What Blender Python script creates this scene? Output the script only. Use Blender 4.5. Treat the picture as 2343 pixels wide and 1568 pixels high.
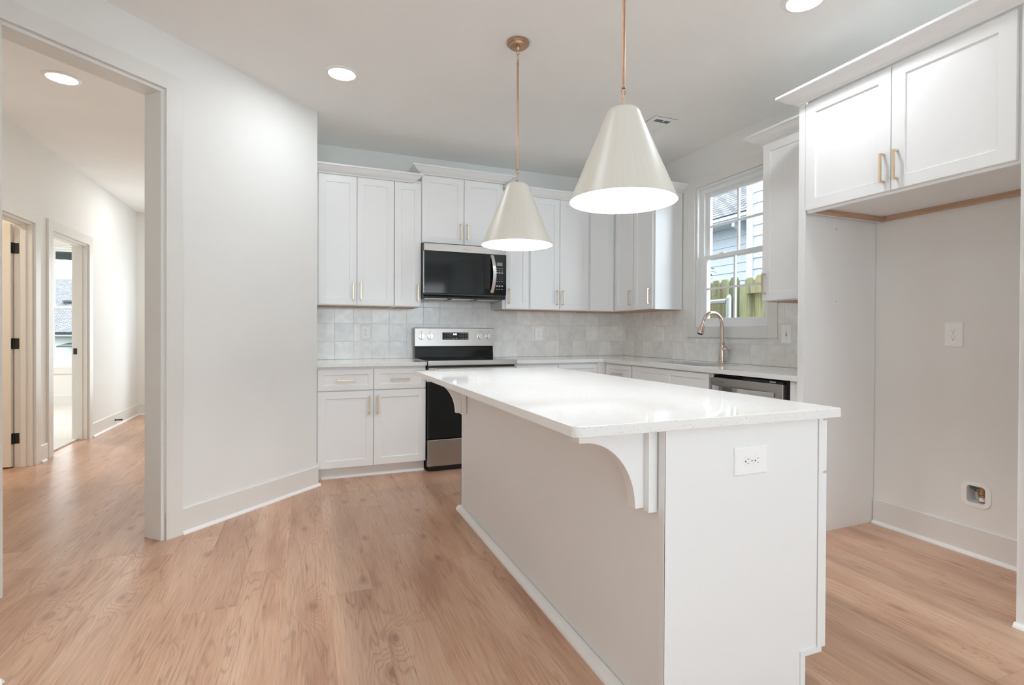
import bpy, bmesh, math, random
from mathutils import Vector, Matrix
for o in list(bpy.data.objects): bpy.data.objects.remove(o, do_unlink=True)
S = bpy.context.scene; C = S.collection
PI = math.pi; rad = math.radians

# ---------------------------------------------------------------- camera
cd = bpy.data.cameras.new('camera'); cam = bpy.data.objects.new('camera', cd); C.objects.link(cam); S.camera = cam
yaw, pit, rol = rad(22.4375), rad(-0.3799), rad(0.2643)
fw = Vector((math.sin(yaw)*math.cos(pit), math.cos(yaw)*math.cos(pit), math.sin(pit)))
r0 = Vector((math.cos(yaw), -math.sin(yaw), 0)); u0 = r0.cross(fw)
rt = r0*math.cos(rol) + u0*math.sin(rol); up = -r0*math.sin(rol) + u0*math.cos(rol)
M3 = Matrix((rt, up, -fw)).transposed()
cam.matrix_world = Matrix.Translation((0, 0, 1.1541)) @ M3.to_4x4()
cd.sensor_width = 36; cd.lens = 1200.355/2343*36
cd.shift_x = -(1194.585-1171.5)/2343; cd.shift_y = (770.537-784)/2343
cd.clip_start = 0.02; cd.clip_end = 200

# ---------------------------------------------------------------- sky, exposure, daylight
W = bpy.data.worlds.new('sky'); S.world = W; W.use_nodes = True
wn = W.node_tree.nodes; wl = W.node_tree.links
bg = wn['Background']; bg.inputs[1].default_value = 2.3
tc = wn.new('ShaderNodeTexCoord'); nz = wn.new('ShaderNodeTexNoise'); nz.inputs['Scale'].default_value = 2.2; nz.inputs['Detail'].default_value = 5
cr = wn.new('ShaderNodeValToRGB'); cr.color_ramp.elements[0].color = (1.55, 1.65, 1.75, 1); cr.color_ramp.elements[1].color = (2.0, 2.05, 2.1, 1)
cr.color_ramp.elements[0].position = .35; cr.color_ramp.elements[1].position = .6
wl.new(tc.outputs['Generated'], nz.inputs['Vector']); wl.new(nz.outputs['Fac'], cr.inputs['Fac']); wl.new(cr.outputs['Color'], bg.inputs['Color'])
S.view_settings.view_transform = 'Standard'; S.view_settings.look = 'None'; S.view_settings.gamma = 1.0
S.view_settings.use_curve_mapping = False
S.view_settings.exposure = 0.04
S.cycles.max_bounces = 16; S.cycles.diffuse_bounces = 14; S.cycles.glossy_bounces = 4
S.cycles.sample_clamp_indirect = 6.0; S.cycles.caustics_reflective = False; S.cycles.caustics_refractive = False

def area_light(name, loc, dirv, sx, sy, power, col, shape='RECTANGLE', spread=PI):
    l = bpy.data.lights.new(name, 'AREA'); l.shape = shape; l.size = sx
    if shape in ('RECTANGLE', 'ELLIPSE'): l.size_y = sy
    l.energy = power; l.color = col; l.spread = spread
    o = bpy.data.objects.new(name, l); C.objects.link(o); o.location = loc
    o.rotation_euler = Vector(dirv).to_track_quat('-Z', 'Y').to_euler(); return o
def portal(name, loc, dirv, sx, sy):
    o = area_light(name, loc, dirv, sx, sy, 1, (1, 1, 1)); o.data.cycles.is_portal = True; return o
# daylight through the windows behind the camera
area_light('daylight_patio', (1.75, -3.42, 1.35), (0, 1, .9), 2.9, 2.2, 64, (.66, .84, 1.0))
area_light('daylight_living', (-1.1, -3.42, 1.55), (.15, 1, .9), 1.3, 1.5, 44, (.74, .88, 1.0))
# daylight through the glazed front door at the far end of the hall
area_light('daylight_hall', (-1.35, 8.76, 1.2), (0, -1, -.1), .62, 1.9, 15, (.78, .89, 1.0))
area_light('added_fill_side_yard', (4.25, 2.15, 2.0), (-1, .95, -.1), 1.4, 1.6, 52, (.84, .91, 1.0))  # added lamp out of view, strengthens light entering the kitchen window sideways
area_light('added_fill_above_window', (4.05, 3.36, 3.1), (-.85, 0, -.75), .6, 1.5, 45, (.86, .93, 1.0))  # added lamp hidden above the view, brightens sill, counter and side wall
portal('portal_kitchen', (3.40, 3.36, 1.83), (-1, 0, 0), .80, 1.22)
portal('portal_bedroom', (-3.3, 10.46, 1.53), (0, -1, 0), .8, 1.8)

# ---------------------------------------------------------------- materials
def newmat(name):
    m = bpy.data.materials.new(name); m.use_nodes = True
    return m, m.node_tree, m.node_tree.nodes['Principled BSDF']
def nd(nt, typ, ins=None, **props):
    n = nt.nodes.new('ShaderNode'+typ)
    for k, v in props.items(): setattr(n, k, v)
    for k, v in (ins or {}).items():
        if isinstance(v, bpy.types.NodeSocket): nt.links.new(v, n.inputs[k])
        else: n.inputs[k].default_value = v
    return n
def mth(nt, op, a, b=None, c=None):
    ins = {0: a}
    if b is not None: ins[1] = b
    if c is not None: ins[2] = c
    return nd(nt, 'Math', ins, operation=op).outputs[0]
def ramp(nt, fac, stops):
    n = nd(nt, 'ValToRGB', {'Fac': fac}); e = n.color_ramp.elements
    while len(e) < len(stops): e.new(.5)
    for i, (p, c) in enumerate(stops): e[i].position = p; e[i].color = (*c, 1)
    return n.outputs['Color']
def mix(nt, f, a, b, mode='MIX'):
    n = nd(nt, 'Mix', data_type='RGBA', blend_type=mode)
    for k, v in ((0, f), (6, a), (7, b)):
        if isinstance(v, bpy.types.NodeSocket): nt.links.new(v, n.inputs[k])
        else: n.inputs[k].default_value = v if k == 0 else (*v, 1)
    return n.outputs[2]
def pos(nt): return nd(nt, 'NewGeometry').outputs['Position']
def obj_co(nt): return nd(nt, 'TexCoord').outputs['Object']
def bump(nt, bsdf, h, strength=.3, dist=.002):
    b = nd(nt, 'Bump', {'Height': h, 'Strength': strength, 'Distance': dist})
    nt.links.new(b.outputs[0], bsdf.inputs['Normal'])
def paint(name, col, rough=.5, tex=0, spec=.5, scale=900, amp=.03):
    m, nt, b = newmat(name)
    n = nd(nt, 'TexNoise', {'Vector': pos(nt), 'Scale': 1.3, 'Detail': 3})
    c = ramp(nt, n.outputs['Fac'], [(.3, tuple(x*(1-amp) for x in col)), (.7, tuple(min(1, x*(1+amp*.4)) for x in col))])
    nt.links.new(c, b.inputs['Base Color']); b.inputs['Roughness'].default_value = rough; b.inputs['Specular IOR Level'].default_value = spec
    if tex:
        n2 = nd(nt, 'TexNoise', {'Vector': pos(nt), 'Scale': scale, 'Detail': 2}); bump(nt, b, n2.outputs['Fac'], tex, .0006)
    return m
def metal(name, col, rough, aniso_axis=None, streak=.08):
    m, nt, b = newmat(name); b.inputs['Metallic'].default_value = 1
    sc = {'x': (1.5, 500, 500), 'y': (500, 1.5, 500), 'z': (300, 300, 1.5), None: (60, 60, 60)}[aniso_axis]
    mp = nd(nt, 'Mapping', {'Vector': pos(nt), 'Scale': sc}); n = nd(nt, 'TexNoise', {'Vector': mp.outputs[0], 'Scale': 1.0, 'Detail': 2})
    c = ramp(nt, n.outputs['Fac'], [(.3, tuple(x*(1-streak) for x in col)), (.7, col)]); nt.links.new(c, b.inputs['Base Color'])
    r = nd(nt, 'MapRange', {'Value': n.outputs['Fac'], 'To Min': rough*.85, 'To Max': rough*1.2}); nt.links.new(r.outputs[0], b.inputs['Roughness'])
    return m
def emis(name, col, st):
    m, nt, b = newmat(name); b.inputs['Base Color'].default_value = (.8, .8, .8, 1)
    b.inputs['Emission Color'].default_value = (*col, 1); b.inputs['Emission Strength'].default_value = st; return m
def glass_pane(name):
    m, nt, b = newmat(name); nt.nodes.remove(b)
    t = nd(nt, 'BsdfTransparent', {'Color': (.97, .99, .985, 1)}); g = nd(nt, 'BsdfGlossy', {'Roughness': .01})
    lw = nd(nt, 'LayerWeight', {'Blend': .12}); mx = nd(nt, 'MixShader', {0: lw.outputs['Fresnel'], 1: t.outputs[0], 2: g.outputs[0]})
    nt.links.new(mx.outputs[0], nt.nodes['Material Output'].inputs['Surface']); return m

def floor_material():
    m, nt, b = newmat('oak_plank_floor')
    s = nd(nt, 'SeparateXYZ', {0: pos(nt)}); x, y = s.outputs[0], s.outputs[1]
    u = mth(nt, 'DIVIDE', mth(nt, 'ADD', x, 20.03), .183); row = mth(nt, 'FLOOR', u); fu = mth(nt, 'FRACT', u)
    rr = nd(nt, 'TexWhiteNoise', {'W': row}, noise_dimensions='1D').outputs['Value']
    v = mth(nt, 'ADD', mth(nt, 'DIVIDE', mth(nt, 'ADD', y, 20), 1.52), mth(nt, 'MULTIPLY', rr, 7.3)); col = mth(nt, 'FLOOR', v); fv = mth(nt, 'FRACT', v)
    pid = nd(nt, 'CombineXYZ', {0: row, 1: col, 2: 0.0}).outputs[0]
    wn_ = nd(nt, 'TexWhiteNoise', {'Vector': pid}, noise_dimensions='2D'); rc = nd(nt, 'SeparateColor', {0: wn_.outputs['Color']})
    r1, r2, r3 = rc.outputs[0], rc.outputs[1], rc.outputs[2]
    gx = mth(nt, 'ADD', x, mth(nt, 'MULTIPLY', r1, 31.0)); gy = mth(nt, 'ADD', y, mth(nt, 'MULTIPLY', r2, 57.0))
    def vec(sx, sy, z=0.0): return nd(nt, 'CombineXYZ', {0: mth(nt, 'MULTIPLY', gx, sx), 1: mth(nt, 'MULTIPLY', gy, sy), 2: z}).outputs[0]
    broad = nd(nt, 'TexNoise', {'Vector': vec(7, 1.1), 'Scale': 1.0, 'Detail': 3, 'Roughness': .55}).outputs['Fac']
    fib = nd(nt, 'TexNoise', {'Vector': vec(190, 5.0), 'Scale': 1.0, 'Detail': 4, 'Roughness': .6}).outputs['Fac']
    # knots
    kn = nd(nt, 'TexVoronoi', {'Vector': vec(4.2, 1.9), 'Scale': 1.0, 'Randomness': 1.0}, feature='F1', voronoi_dimensions='2D')
    kd = kn.outputs['Distance']; kc = nd(nt, 'SeparateColor', {0: kn.outputs['Color']}).outputs[0]
    ksel = mth(nt, 'GREATER_THAN', kc, .5)
    swell = mth(nt, 'MULTIPLY', mth(nt, 'POWER', 2.718, mth(nt, 'MULTIPLY', mth(nt, 'MULTIPLY', kd, kd), -18.0)), ksel)
    dist = nd(nt, 'TexNoise', {'Vector': vec(9, .9), 'Scale': 1.0, 'Detail': 2.5}).outputs['Fac']
    ph = mth(nt, 'ADD', mth(nt, 'MULTIPLY', gx, 120.0), mth(nt, 'ADD', mth(nt, 'MULTIPLY', dist, 75.0), mth(nt, 'MULTIPLY', swell, 34.0)))
    ring = mth(nt, 'SINE', ph)
    line = ramp(nt, nd(nt, 'MapRange', {'Value': ring, 'From Min': -1, 'From Max': 1}).outputs[0], [(.0, (0, 0, 0)), (.78, (.10, .10, .10)), (.98, (1, 1, 1))])
    gate = ramp(nt, nd(nt, 'TexNoise', {'Vector': vec(6, .8), 'Scale': 1.0, 'Detail': 1}).outputs['Fac'], [(.40, (0, 0, 0)), (.62, (1, 1, 1))])
    c0 = ramp(nt, broad, [(.27, (.430, .235, .150)), (.48, (.570, .350, .235)), (.72, (.665, .455, .322))])
    c1 = mix(nt, mth(nt, 'MULTIPLY', mth(nt, 'MULTIPLY', line, gate), .42), c0, (.27, .150, .095))
    fr = ramp(nt, fib, [(.36, (.82, .80, .77)), (.60, (1.04, 1.04, 1.04))])
    c2 = mix(nt, 1.0, c1, fr, 'MULTIPLY')
    kmask = mth(nt, 'MULTIPLY', nd(nt, 'MapRange', {'Value': kd, 'From Min': .02, 'From Max': .12, 'To Min': 1, 'To Max': 0}).outputs[0], ksel)
    c3 = mix(nt, mth(nt, 'MULTIPLY', kmask, .62), c2, (.25, .115, .07))
    shade = nd(nt, 'MapRange', {'Value': r3, 'To Min': .93, 'To Max': 1.06}).outputs[0]
    c4 = mix(nt, 1.0, c3, nd(nt, 'CombineColor', {0: shade, 1: shade, 2: shade}).outputs[0], 'MULTIPLY')
    ex = mth(nt, 'MINIMUM', fu, mth(nt, 'SUBTRACT', 1.0, fu)); ey = mth(nt, 'MINIMUM', fv, mth(nt, 'SUBTRACT', 1.0, fv))
    seam = mth(nt, 'MAXIMUM', mth(nt, 'LESS_THAN', ex, .0055), mth(nt, 'LESS_THAN', ey, .0010))
    c5 = mix(nt, mth(nt, 'MULTIPLY', seam, .22), c4, (.16, .09, .06))
    nt.links.new(c5, b.inputs['Base Color'])
    ro = nd(nt, 'MapRange', {'Value': fib, 'To Min': .22, 'To Max': .38}).outputs[0]; nt.links.new(ro, b.inputs['Roughness'])
    b.inputs['Specular IOR Level'].default_value = .55
    hh = mth(nt, 'SUBTRACT', fib, mth(nt, 'MULTIPLY', seam, 1.2)); bump(nt, b, hh, .10, .0008)
    return m

def tile_material(name, axis, off):
    m, nt, b = newmat(name)
    s = nd(nt, 'SeparateXYZ', {0: pos(nt)}); a = s.outputs[{'x': 0, 'y': 1}[axis]]; z = s.outputs[2]
    u = mth(nt, 'DIVIDE', mth(nt, 'SUBTRACT', a, off-15.8), .158); v = mth(nt, 'DIVIDE', mth(nt, 'SUBTRACT', z, .914-1.6), .160)
    wob = nd(nt, 'TexNoise', {'Vector': pos(nt), 'Scale': 9.0, 'Detail': 1}).outputs['Fac']
    u = mth(nt, 'ADD', u, mth(nt, 'MULTIPLY', mth(nt, 'SUBTRACT', wob, .5), .03)); v = mth(nt, 'ADD', v, mth(nt, 'MULTIPLY', mth(nt, 'SUBTRACT', wob, .5), .03))
    cu, cv = mth(nt, 'FLOOR', u), mth(nt, 'FLOOR', v); fu, fv = mth(nt, 'FRACT', u), mth(nt, 'FRACT', v)
    wn_ = nd(nt, 'TexWhiteNoise', {'Vector': nd(nt, 'CombineXYZ', {0: cu, 1: cv, 2: 3.0}).outputs[0]}, noise_dimensions='2D')
    rc = nd(nt, 'SeparateColor', {0: wn_.outputs['Color']}); r1, r2, r3 = rc.outputs[0], rc.outputs[1], rc.outputs[2]
    sh = nd(nt, 'CombineXYZ', {0: mth(nt, 'ADD', u, mth(nt, 'MULTIPLY', r1, 40)), 1: mth(nt, 'ADD', v, mth(nt, 'MULTIPLY', r2, 40)), 2: 0.0}).outputs[0]
    cloud = nd(nt, 'TexNoise', {'Vector': sh, 'Scale': 1.8, 'Detail': 4, 'Roughness': .6, 'Distortion': .6}).outputs['Fac']
    c0 = ramp(nt, cloud, [(.3, (.78, .77, .74)), (.55, (.87, .86, .835)), (.75, (.92, .915, .895))])
    g = nd(nt, 'MapRange', {'Value': r3, 'To Min': .91, 'To Max': 1.05}).outputs[0]
    c1 = mix(nt, 1.0, c0, nd(nt, 'CombineColor', {0: g, 1: g, 2: g}).outputs[0], 'MULTIPLY')
    e = mth(nt, 'MINIMUM', mth(nt, 'MINIMUM', fu, mth(nt, 'SUBTRACT', 1.0, fu)), mth(nt, 'MINIMUM', fv, mth(nt, 'SUBTRACT', 1.0, fv)))
    grout = nd(nt, 'MapRange', {'Value': e, 'From Min': .007, 'From Max': .012, 'To Min': 1, 'To Max': 0}).outputs[0]
    nt.links.new(mix(nt, mth(nt, 'MULTIPLY', grout, .85), c1, (.64, .62, .585)), b.inputs['Base Color'])
    nt.links.new(nd(nt, 'MapRange', {'Value': grout, 'To Min': .11, 'To Max': .7}).outputs[0], b.inputs['Roughness'])
    tx = mth(nt, 'MULTIPLY', fu, mth(nt, 'SUBTRACT', r1, .5)); ty = mth(nt, 'MULTIPLY', fv, mth(nt, 'SUBTRACT', r2, .5))
    h = mth(nt, 'ADD', mth(nt, 'ADD', mth(nt, 'MULTIPLY', cloud, 1.5), mth(nt, 'MULTIPLY', mth(nt, 'ADD', tx, ty), 1.6)), mth(nt, 'MULTIPLY', nd(nt, 'MapRange', {'Value': e, 'From Min': 0, 'From Max': .03}).outputs[0], .35))
    bump(nt, b, h, .28, .0016)
    return m

def quartz_material():
    m, nt, b = newmat('white_quartz'); p = pos(nt)
    v1 = nd(nt, 'TexVoronoi', {'Vector': p, 'Scale': 230.0}); cs = nd(nt, 'SeparateColor', {0: v1.outputs['Color']})
    spk = mth(nt, 'MULTIPLY', mth(nt, 'LESS_THAN', v1.outputs['Distance'], mth(nt, 'MULTIPLY', cs.outputs[1], .60)), mth(nt, 'GREATER_THAN', cs.outputs[0], .90))
    v2 = nd(nt, 'TexVoronoi', {'Vector': p, 'Scale': 90.0}); c2 = nd(nt, 'SeparateColor', {0: v2.outputs['Color']})
    sp2 = mth(nt, 'MULTIPLY', mth(nt, 'LESS_THAN', v2.outputs['Distance'], mth(nt, 'MULTIPLY', c2.outputs[1], .24)), mth(nt, 'GREATER_THAN', c2.outputs[0], .94))
    n = nd(nt, 'TexNoise', {'Vector': p, 'Scale': 6.0, 'Detail': 4}).outputs['Fac']
    base = ramp(nt, n, [(.3, (.80, .80, .785)), (.7, (.825, .825, .81))])
    c = mix(nt, mth(nt, 'MULTIPLY', spk, .42), base, (.36, .34, .31)); c = mix(nt, mth(nt, 'MULTIPLY', sp2, .38), c, (.40, .38, .35))
    nt.links.new(c, b.inputs['Base Color']); b.inputs['Roughness'].default_value = .05; b.inputs['Specular IOR Level'].default_value = .7
    return m

def wood_material(name, ca, cb, axis='x', rough=.55):
    m, nt, b = newmat(name)
    sc = {'x': (3, 60, 60), 'y': (60, 3, 60), 'z': (60, 60, 3)}[axis]
    mp = nd(nt, 'Mapping', {'Vector': pos(nt), 'Scale': sc}); n = nd(nt, 'TexNoise', {'Vector': mp.outputs[0], 'Scale': 1.0, 'Detail': 4, 'Distortion': .8})
    nt.links.new(ramp(nt, n.outputs['Fac'], [(.35, ca), (.65, cb)]), b.inputs['Base Color']); b.inputs['Roughness'].default_value = rough
    bump(nt, b, n.outputs['Fac'], .2, .001); return m

def shingle_material():
    m, nt, b = newmat('asphalt_shingle'); co = obj_co(nt)
    br = nd(nt, 'TexBrick', {'Vector': co, 'Color1': (.20, .21, .235, 1), 'Color2': (.30, .31, .34, 1), 'Mortar': (.045, .05, .06, 1), 'Scale': 1.0,
        'Mortar Size': .018, 'Brick Width': .33, 'Row Height': .14, 'Bias': -.1})
    n = nd(nt, 'TexNoise', {'Vector': co, 'Scale': 9.0, 'Detail': 6}).outputs['Fac']
    g = ramp(nt, n, [(.3, (.75, .75, .75)), (.7, (1.15, 1.15, 1.15))])
    nt.links.new(mix(nt, 1.0, br.outputs['Color'], g, 'MULTIPLY'), b.inputs['Base Color']); b.inputs['Roughness'].default_value = .9
    return m

def picket_material():
    m, nt, b = newmat('treated_pine')
    oi = nd(nt, 'ObjectInfo').outputs['Random']; p = pos(nt)
    mp = nd(nt, 'Mapping', {'Vector': p, 'Scale': (30, 22, 1.6)}); n = nd(nt, 'TexNoise', {'Vector': mp.outputs[0], 'Scale': 1.0, 'Detail': 4, 'Distortion': 1.2}).outputs['Fac']
    ca = ramp(nt, oi, [(.0, (.15, .18, .11)), (.35, (.33, .31, .18)), (.7, (.20, .22, .14)), (1, (.30, .22, .14))])
    cb = mix(nt, 1.0, ca, ramp(nt, n, [(.3, (.55, .5, .45)), (.65, (1.15, 1.15, 1.1))]), 'MULTIPLY')
    nt.links.new(cb, b.inputs['Base Color']); b.inputs['Roughness'].default_value = .8; return m

def carpet_material():
    m, nt, b = newmat('carpet_pile'); p = pos(nt)
    n = nd(nt, 'TexNoise', {'Vector': p, 'Scale': 90.0, 'Detail': 5}).outputs['Fac']
    nt.links.new(ramp(nt, n, [(.3, (.66, .63, .60)), (.7, (.88, .86, .84))]), b.inputs['Base Color']); b.inputs['Roughness'].default_value = .95
    bump(nt, b, n, 1.0, .01); return m
def shade_material():
    m, nt, b = newmat('brushed_cream_metal'); co = obj_co(nt)
    s = nd(nt, 'SeparateXYZ', {0: co}); an = mth(nt, 'ARCTAN2', s.outputs[1], s.outputs[0])
    v = nd(nt, 'CombineXYZ', {0: mth(nt, 'MULTIPLY', an, 40.0), 1: mth(nt, 'MULTIPLY', s.outputs[2], 2.5), 2: 0.0}).outputs[0]
    n = nd(nt, 'TexNoise', {'Vector': v, 'Scale': 1.0, 'Detail': 4}).outputs['Fac']
    nt.links.new(ramp(nt, n, [(.3, (.66, .635, .565)), (.7, (.70, .68, .615))]), b.inputs['Base Color'])
    b.inputs['Roughness'].default_value = .38; return m

MW = paint('wall_paint', (.82, .82, .80), .72, .15, .3)
MC = paint('ceiling_paint', (.92, .92, .905), .9, .2, .2)
MTS = paint('shoe_paint', (.88, .88, .865), .38); MT = paint('trim_paint', (.775, .765, .735), .38, 0, .5)
MK = paint('cabinet_paint', (.835, .845, .845), .34, 0, .5, amp=.01)
MI = paint('island_back_paint', (.82, .83, .83), .45, 0, .4, amp=.01)
ML = paint('cabinet_liner', (.82, .82, .82), .5)
MF = floor_material(); MTX = tile_material('zellige_tile_back', 'x', .08); MTY = tile_material('zellige_tile_side', 'y', 2.175)
MQ = quartz_material(); MST = metal('brushed_steel', (.50, .465, .435), .30, 'x', .035); MSV = metal('brushed_steel_side', (.50, .47, .44), .32, 'y', .035)
MSH = metal('bright_steel', (.72, .71, .70), .2, 'x', .03); MBR = metal('champagne_brass', (.78, .60, .42), .32); MAB = metal('antique_brass', (.56, .36, .235), .36)
MNI = metal('warm_nickel', (.68, .56, .48), .22); MGA = metal('galvanised_steel', (.42, .47, .50), .45); MVB = metal('valve_brass', (.55, .38, .20), .35)
MBG = newmat('black_glass'); MBG[2].inputs['Base Color'].default_value = (.006, .007, .007, 1); MBG[2].inputs['Roughness'].default_value = .06; MBG[2].inputs['Specular IOR Level'].default_value = .38; MBG = MBG[0]
MBP = paint('black_plastic', (.018, .018, .018), .4); MBI = paint('black_iron', (.012, .012, .012), .35)
MPW = paint('white_plastic', (.90, .905, .90), .3, amp=.005); MSLOT = paint('dark_slot', (.06, .06, .06), .6); MSLG = paint('grey_slot', (.30, .30, .30), .6)
MBK = paint('birch_edge', (.50, .33, .225), .6); MBKX = wood_material('birch_ply_x', (.42, .27, .18), (.56, .38, .27), 'x'); MBKY = wood_material('birch_ply_y', (.42, .27, .18), (.56, .38, .27), 'y')
MVI = paint('window_vinyl', (.86, .87, .87), .3, amp=.005); MGL = glass_pane('window_glass')
MSH2 = shade_material(); MIN = paint('shade_interior', (.9, .89, .86), .7); MBU = emis('bulb_glow', (1, .93, .82), 12)
MLE = emis('light_lens', (1, .96, .90), 9); MDIG = emis('clock_digits', (.75, .78, 1), 4); MLCD = paint('lcd_panel', (.22, .25, .22), .4); MTXT = paint('panel_lettering', (.55, .57, .60), .5)
MSIDW = paint('white_siding', (.74, .78, .80), .6, amp=.02); MSID = paint('lap_siding', (.40, .455, .53), .6, amp=.02); MSIDT = paint('siding_trim', (.48, .54, .61), .5); MRO = shingle_material(); MPK = picket_material(); MGR = paint('lawn_green', (.17, .18, .12), .9, .5)
MLF = paint('leaf_green', (.04, .13, .04), .4); MCP = carpet_material(); MLOGO = paint('logo_grey', (.20, .20, .20), .4); MSINK = metal('sink_steel', (.62, .63, .63), .3)
MRED = paint('label_red', (.55, .04, .04), .5); MGN = paint('valve_green', (.02, .16, .07), .4); MDB = paint('dark_soffit', (.07, .085, .09), .6); MCD = paint('vent_dark', (.16, .18, .19), .7)
MDR = paint('door_paint', (.80, .755, .68), .4)

# ---------------------------------------------------------------- mesh helpers
class B:
    def __init__(s): s.bm = bmesh.new()
    def box(s, x0, x1, y0, y1, z0, z1):
        v = [s.bm.verts.new((x, y, z)) for z in (z0, z1) for y in (y0, y1) for x in (x0, x1)]
        for f in ((0, 2, 3, 1), (4, 5, 7, 6), (0, 1, 5, 4), (2, 6, 7, 3), (1, 3, 7, 5), (0, 4, 6, 2)): s.bm.faces.new([v[i] for i in f])
        return s
    def prism(s, pts, a0, a1, plane='xy'):          # polygon extruded along the third axis
        f = {'xy': lambda p, a: (p[0], p[1], a), 'xz': lambda p, a: (p[0], a, p[1]), 'yz': lambda p, a: (a, p[0], p[1])}[plane]
        A = [s.bm.verts.new(f(p, a0)) for p in pts]; Bv = [s.bm.verts.new(f(p, a1)) for p in pts]; n = len(pts)
        s.bm.faces.new(A); s.bm.faces.new(Bv[::-1])
        for i in range(n): s.bm.faces.new((A[i], Bv[i], Bv[(i+1) % n], A[(i+1) % n]))
        return s
    def lathe(s, prof, c=(0, 0, 0), n=48, closed=False):
        rings = []
        for r, z in prof:
            rings.append([s.bm.verts.new((c[0]+r*math.cos(2*PI*i/n), c[1]+r*math.sin(2*PI*i/n), c[2]+z)) for i in range(n)] if r > 1e-6 else [s.bm.verts.new((c[0], c[1], c[2]+z))])
        for a, b in zip(rings, rings[1:]):
            for i in range(n):
                j = (i+1) % n
                if len(a) == 1 and len(b) == 1: continue
                if len(a) == 1: s.bm.faces.new((a[0], b[j], b[i]))
                elif len(b) == 1: s.bm.faces.new((a[i], a[j], b[0]))
                else: s.bm.faces.new((a[i], a[j], b[j], b[i]))
        return s
    def tube(s, pts, rs, n=16, cap=True):
        pts = [Vector(p) for p in pts]; rs = rs if isinstance(rs, (list, tuple)) else [rs]*len(pts); rings = []; ref = None
        for i, p in enumerate(pts):
            t = (pts[min(i+1, len(pts)-1)]-pts[max(i-1, 0)]).normalized()
            if ref is None:
                ref = Vector((0, 0, 1)).cross(t)
                if ref.length < .1: ref = Vector((1, 0, 0))
            ref = (ref-t*ref.dot(t)).normalized(); bi = t.cross(ref)
            rings.append([s.bm.verts.new(p+ref*rs[i]*math.cos(2*PI*k/n)+bi*rs[i]*math.sin(2*PI*k/n)) for k in range(n)])
        for a, b in zip(rings, rings[1:]):
            for k in range(n): s.bm.faces.new((a[k], a[(k+1) % n], b[(k+1) % n], b[k]))
        if cap: s.bm.faces.new(rings[0][::-1]); s.bm.faces.new(rings[-1])
        return s
    def ring(s, c, ax1, ax2, R1, R2, r, n=28, m=8):        # oval chain link
        c = Vector(c); ax1 = Vector(ax1); ax2 = Vector(ax2); nn = ax1.cross(ax2); vs = []
        for i in range(n):
            a = 2*PI*i/n; d = ax1*R1*math.cos(a)+ax2*R2*math.sin(a); o = (ax1*math.cos(a)/R1+ax2*math.sin(a)/R2).normalized()
            vs.append([s.bm.verts.new(c+d+o*r*math.cos(2*PI*k/m)+nn*r*math.sin(2*PI*k/m)) for k in range(m)])
        for i in range(n):
            for k in range(m): s.bm.faces.new((vs[i][k], vs[(i+1) % n][k], vs[(i+1) % n][(k+1) % m], vs[i][(k+1) % m]))
        return s
    def build(s, name, mat, parent=None, smooth=False, bev=0, seg=2):
        bmesh.ops.recalc_face_normals(s.bm, faces=s.bm.faces)
        me = bpy.data.meshes.new(name); s.bm.to_mesh(me); s.bm.free(); me.materials.append(mat)
        o = bpy.data.objects.new(name, me); C.objects.link(o)
        if parent: o.parent = parent
        if smooth:
            for p in me.polygons: p.use_smooth = True
            try: me.set_sharp_from_angle(angle=rad(35))
            except Exception: pass
        if bev:
            bv = o.modifiers.new('bevel', 'BEVEL'); bv.width = bev; bv.segments = seg; bv.limit_method = 'ANGLE'; bv.angle_limit = rad(40)
        return o
def tag(o, label, cat, group=None, kind=None):
    o['label'] = label; o['category'] = cat
    if group: o['group'] = group
    if kind: o['kind'] = kind
    return o
def thing(name, label, cat, loc=(0, 0, 0), rz=0, group=None, kind=None):
    o = bpy.data.objects.new(name, None); C.objects.link(o); o.location = loc; o.rotation_euler = (0, 0, rz); o.empty_display_size = .1
    return tag(o, label, cat, group, kind)
def struct(o): o['kind'] = 'structure'; return o
def place(o, loc, rz=0): o.location = loc; o.rotation_euler = (0, 0, rz); return o
def relabel(o, t): o['label'] = t; return o
def dup_tree(o, parent=None):
    c = o.copy(); C.objects.link(c)
    if parent is not None: c.parent = parent
    for ch in list(o.children): dup_tree(ch, c)
    return c
def rrect(cx, cz, w, h, r, n=8):
    p = []
    for sx, sz, a0 in ((1, 1, 0), (-1, 1, 90), (-1, -1, 180), (1, -1, 270)):
        for i in range(n+1):
            a = rad(a0+90*i/n); p.append((cx+sx*(w/2-r)+r*math.cos(a), cz+sz*(h/2-r)+r*math.sin(a)))
    return p
def text_obj(s, size, name, mat, parent, loc, shear=0):
    cu = bpy.data.curves.new(name, 'FONT'); cu.body = s; cu.size = size; cu.align_x = 'CENTER'; cu.align_y = 'CENTER'; cu.extrude = .0003; cu.shear = shear
    t = bpy.data.objects.new(name, cu); C.objects.link(t); bpy.context.view_layer.update()
    me = bpy.data.meshes.new_from_object(t.evaluated_get(bpy.context.evaluated_depsgraph_get())); bpy.data.objects.remove(t, do_unlink=True)
    me.materials.clear(); me.materials.append(mat); o = bpy.data.objects.new(name, me); C.objects.link(o); o.parent = parent
    o.location = loc; o.rotation_euler = (PI/2, 0, 0); return o

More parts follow.
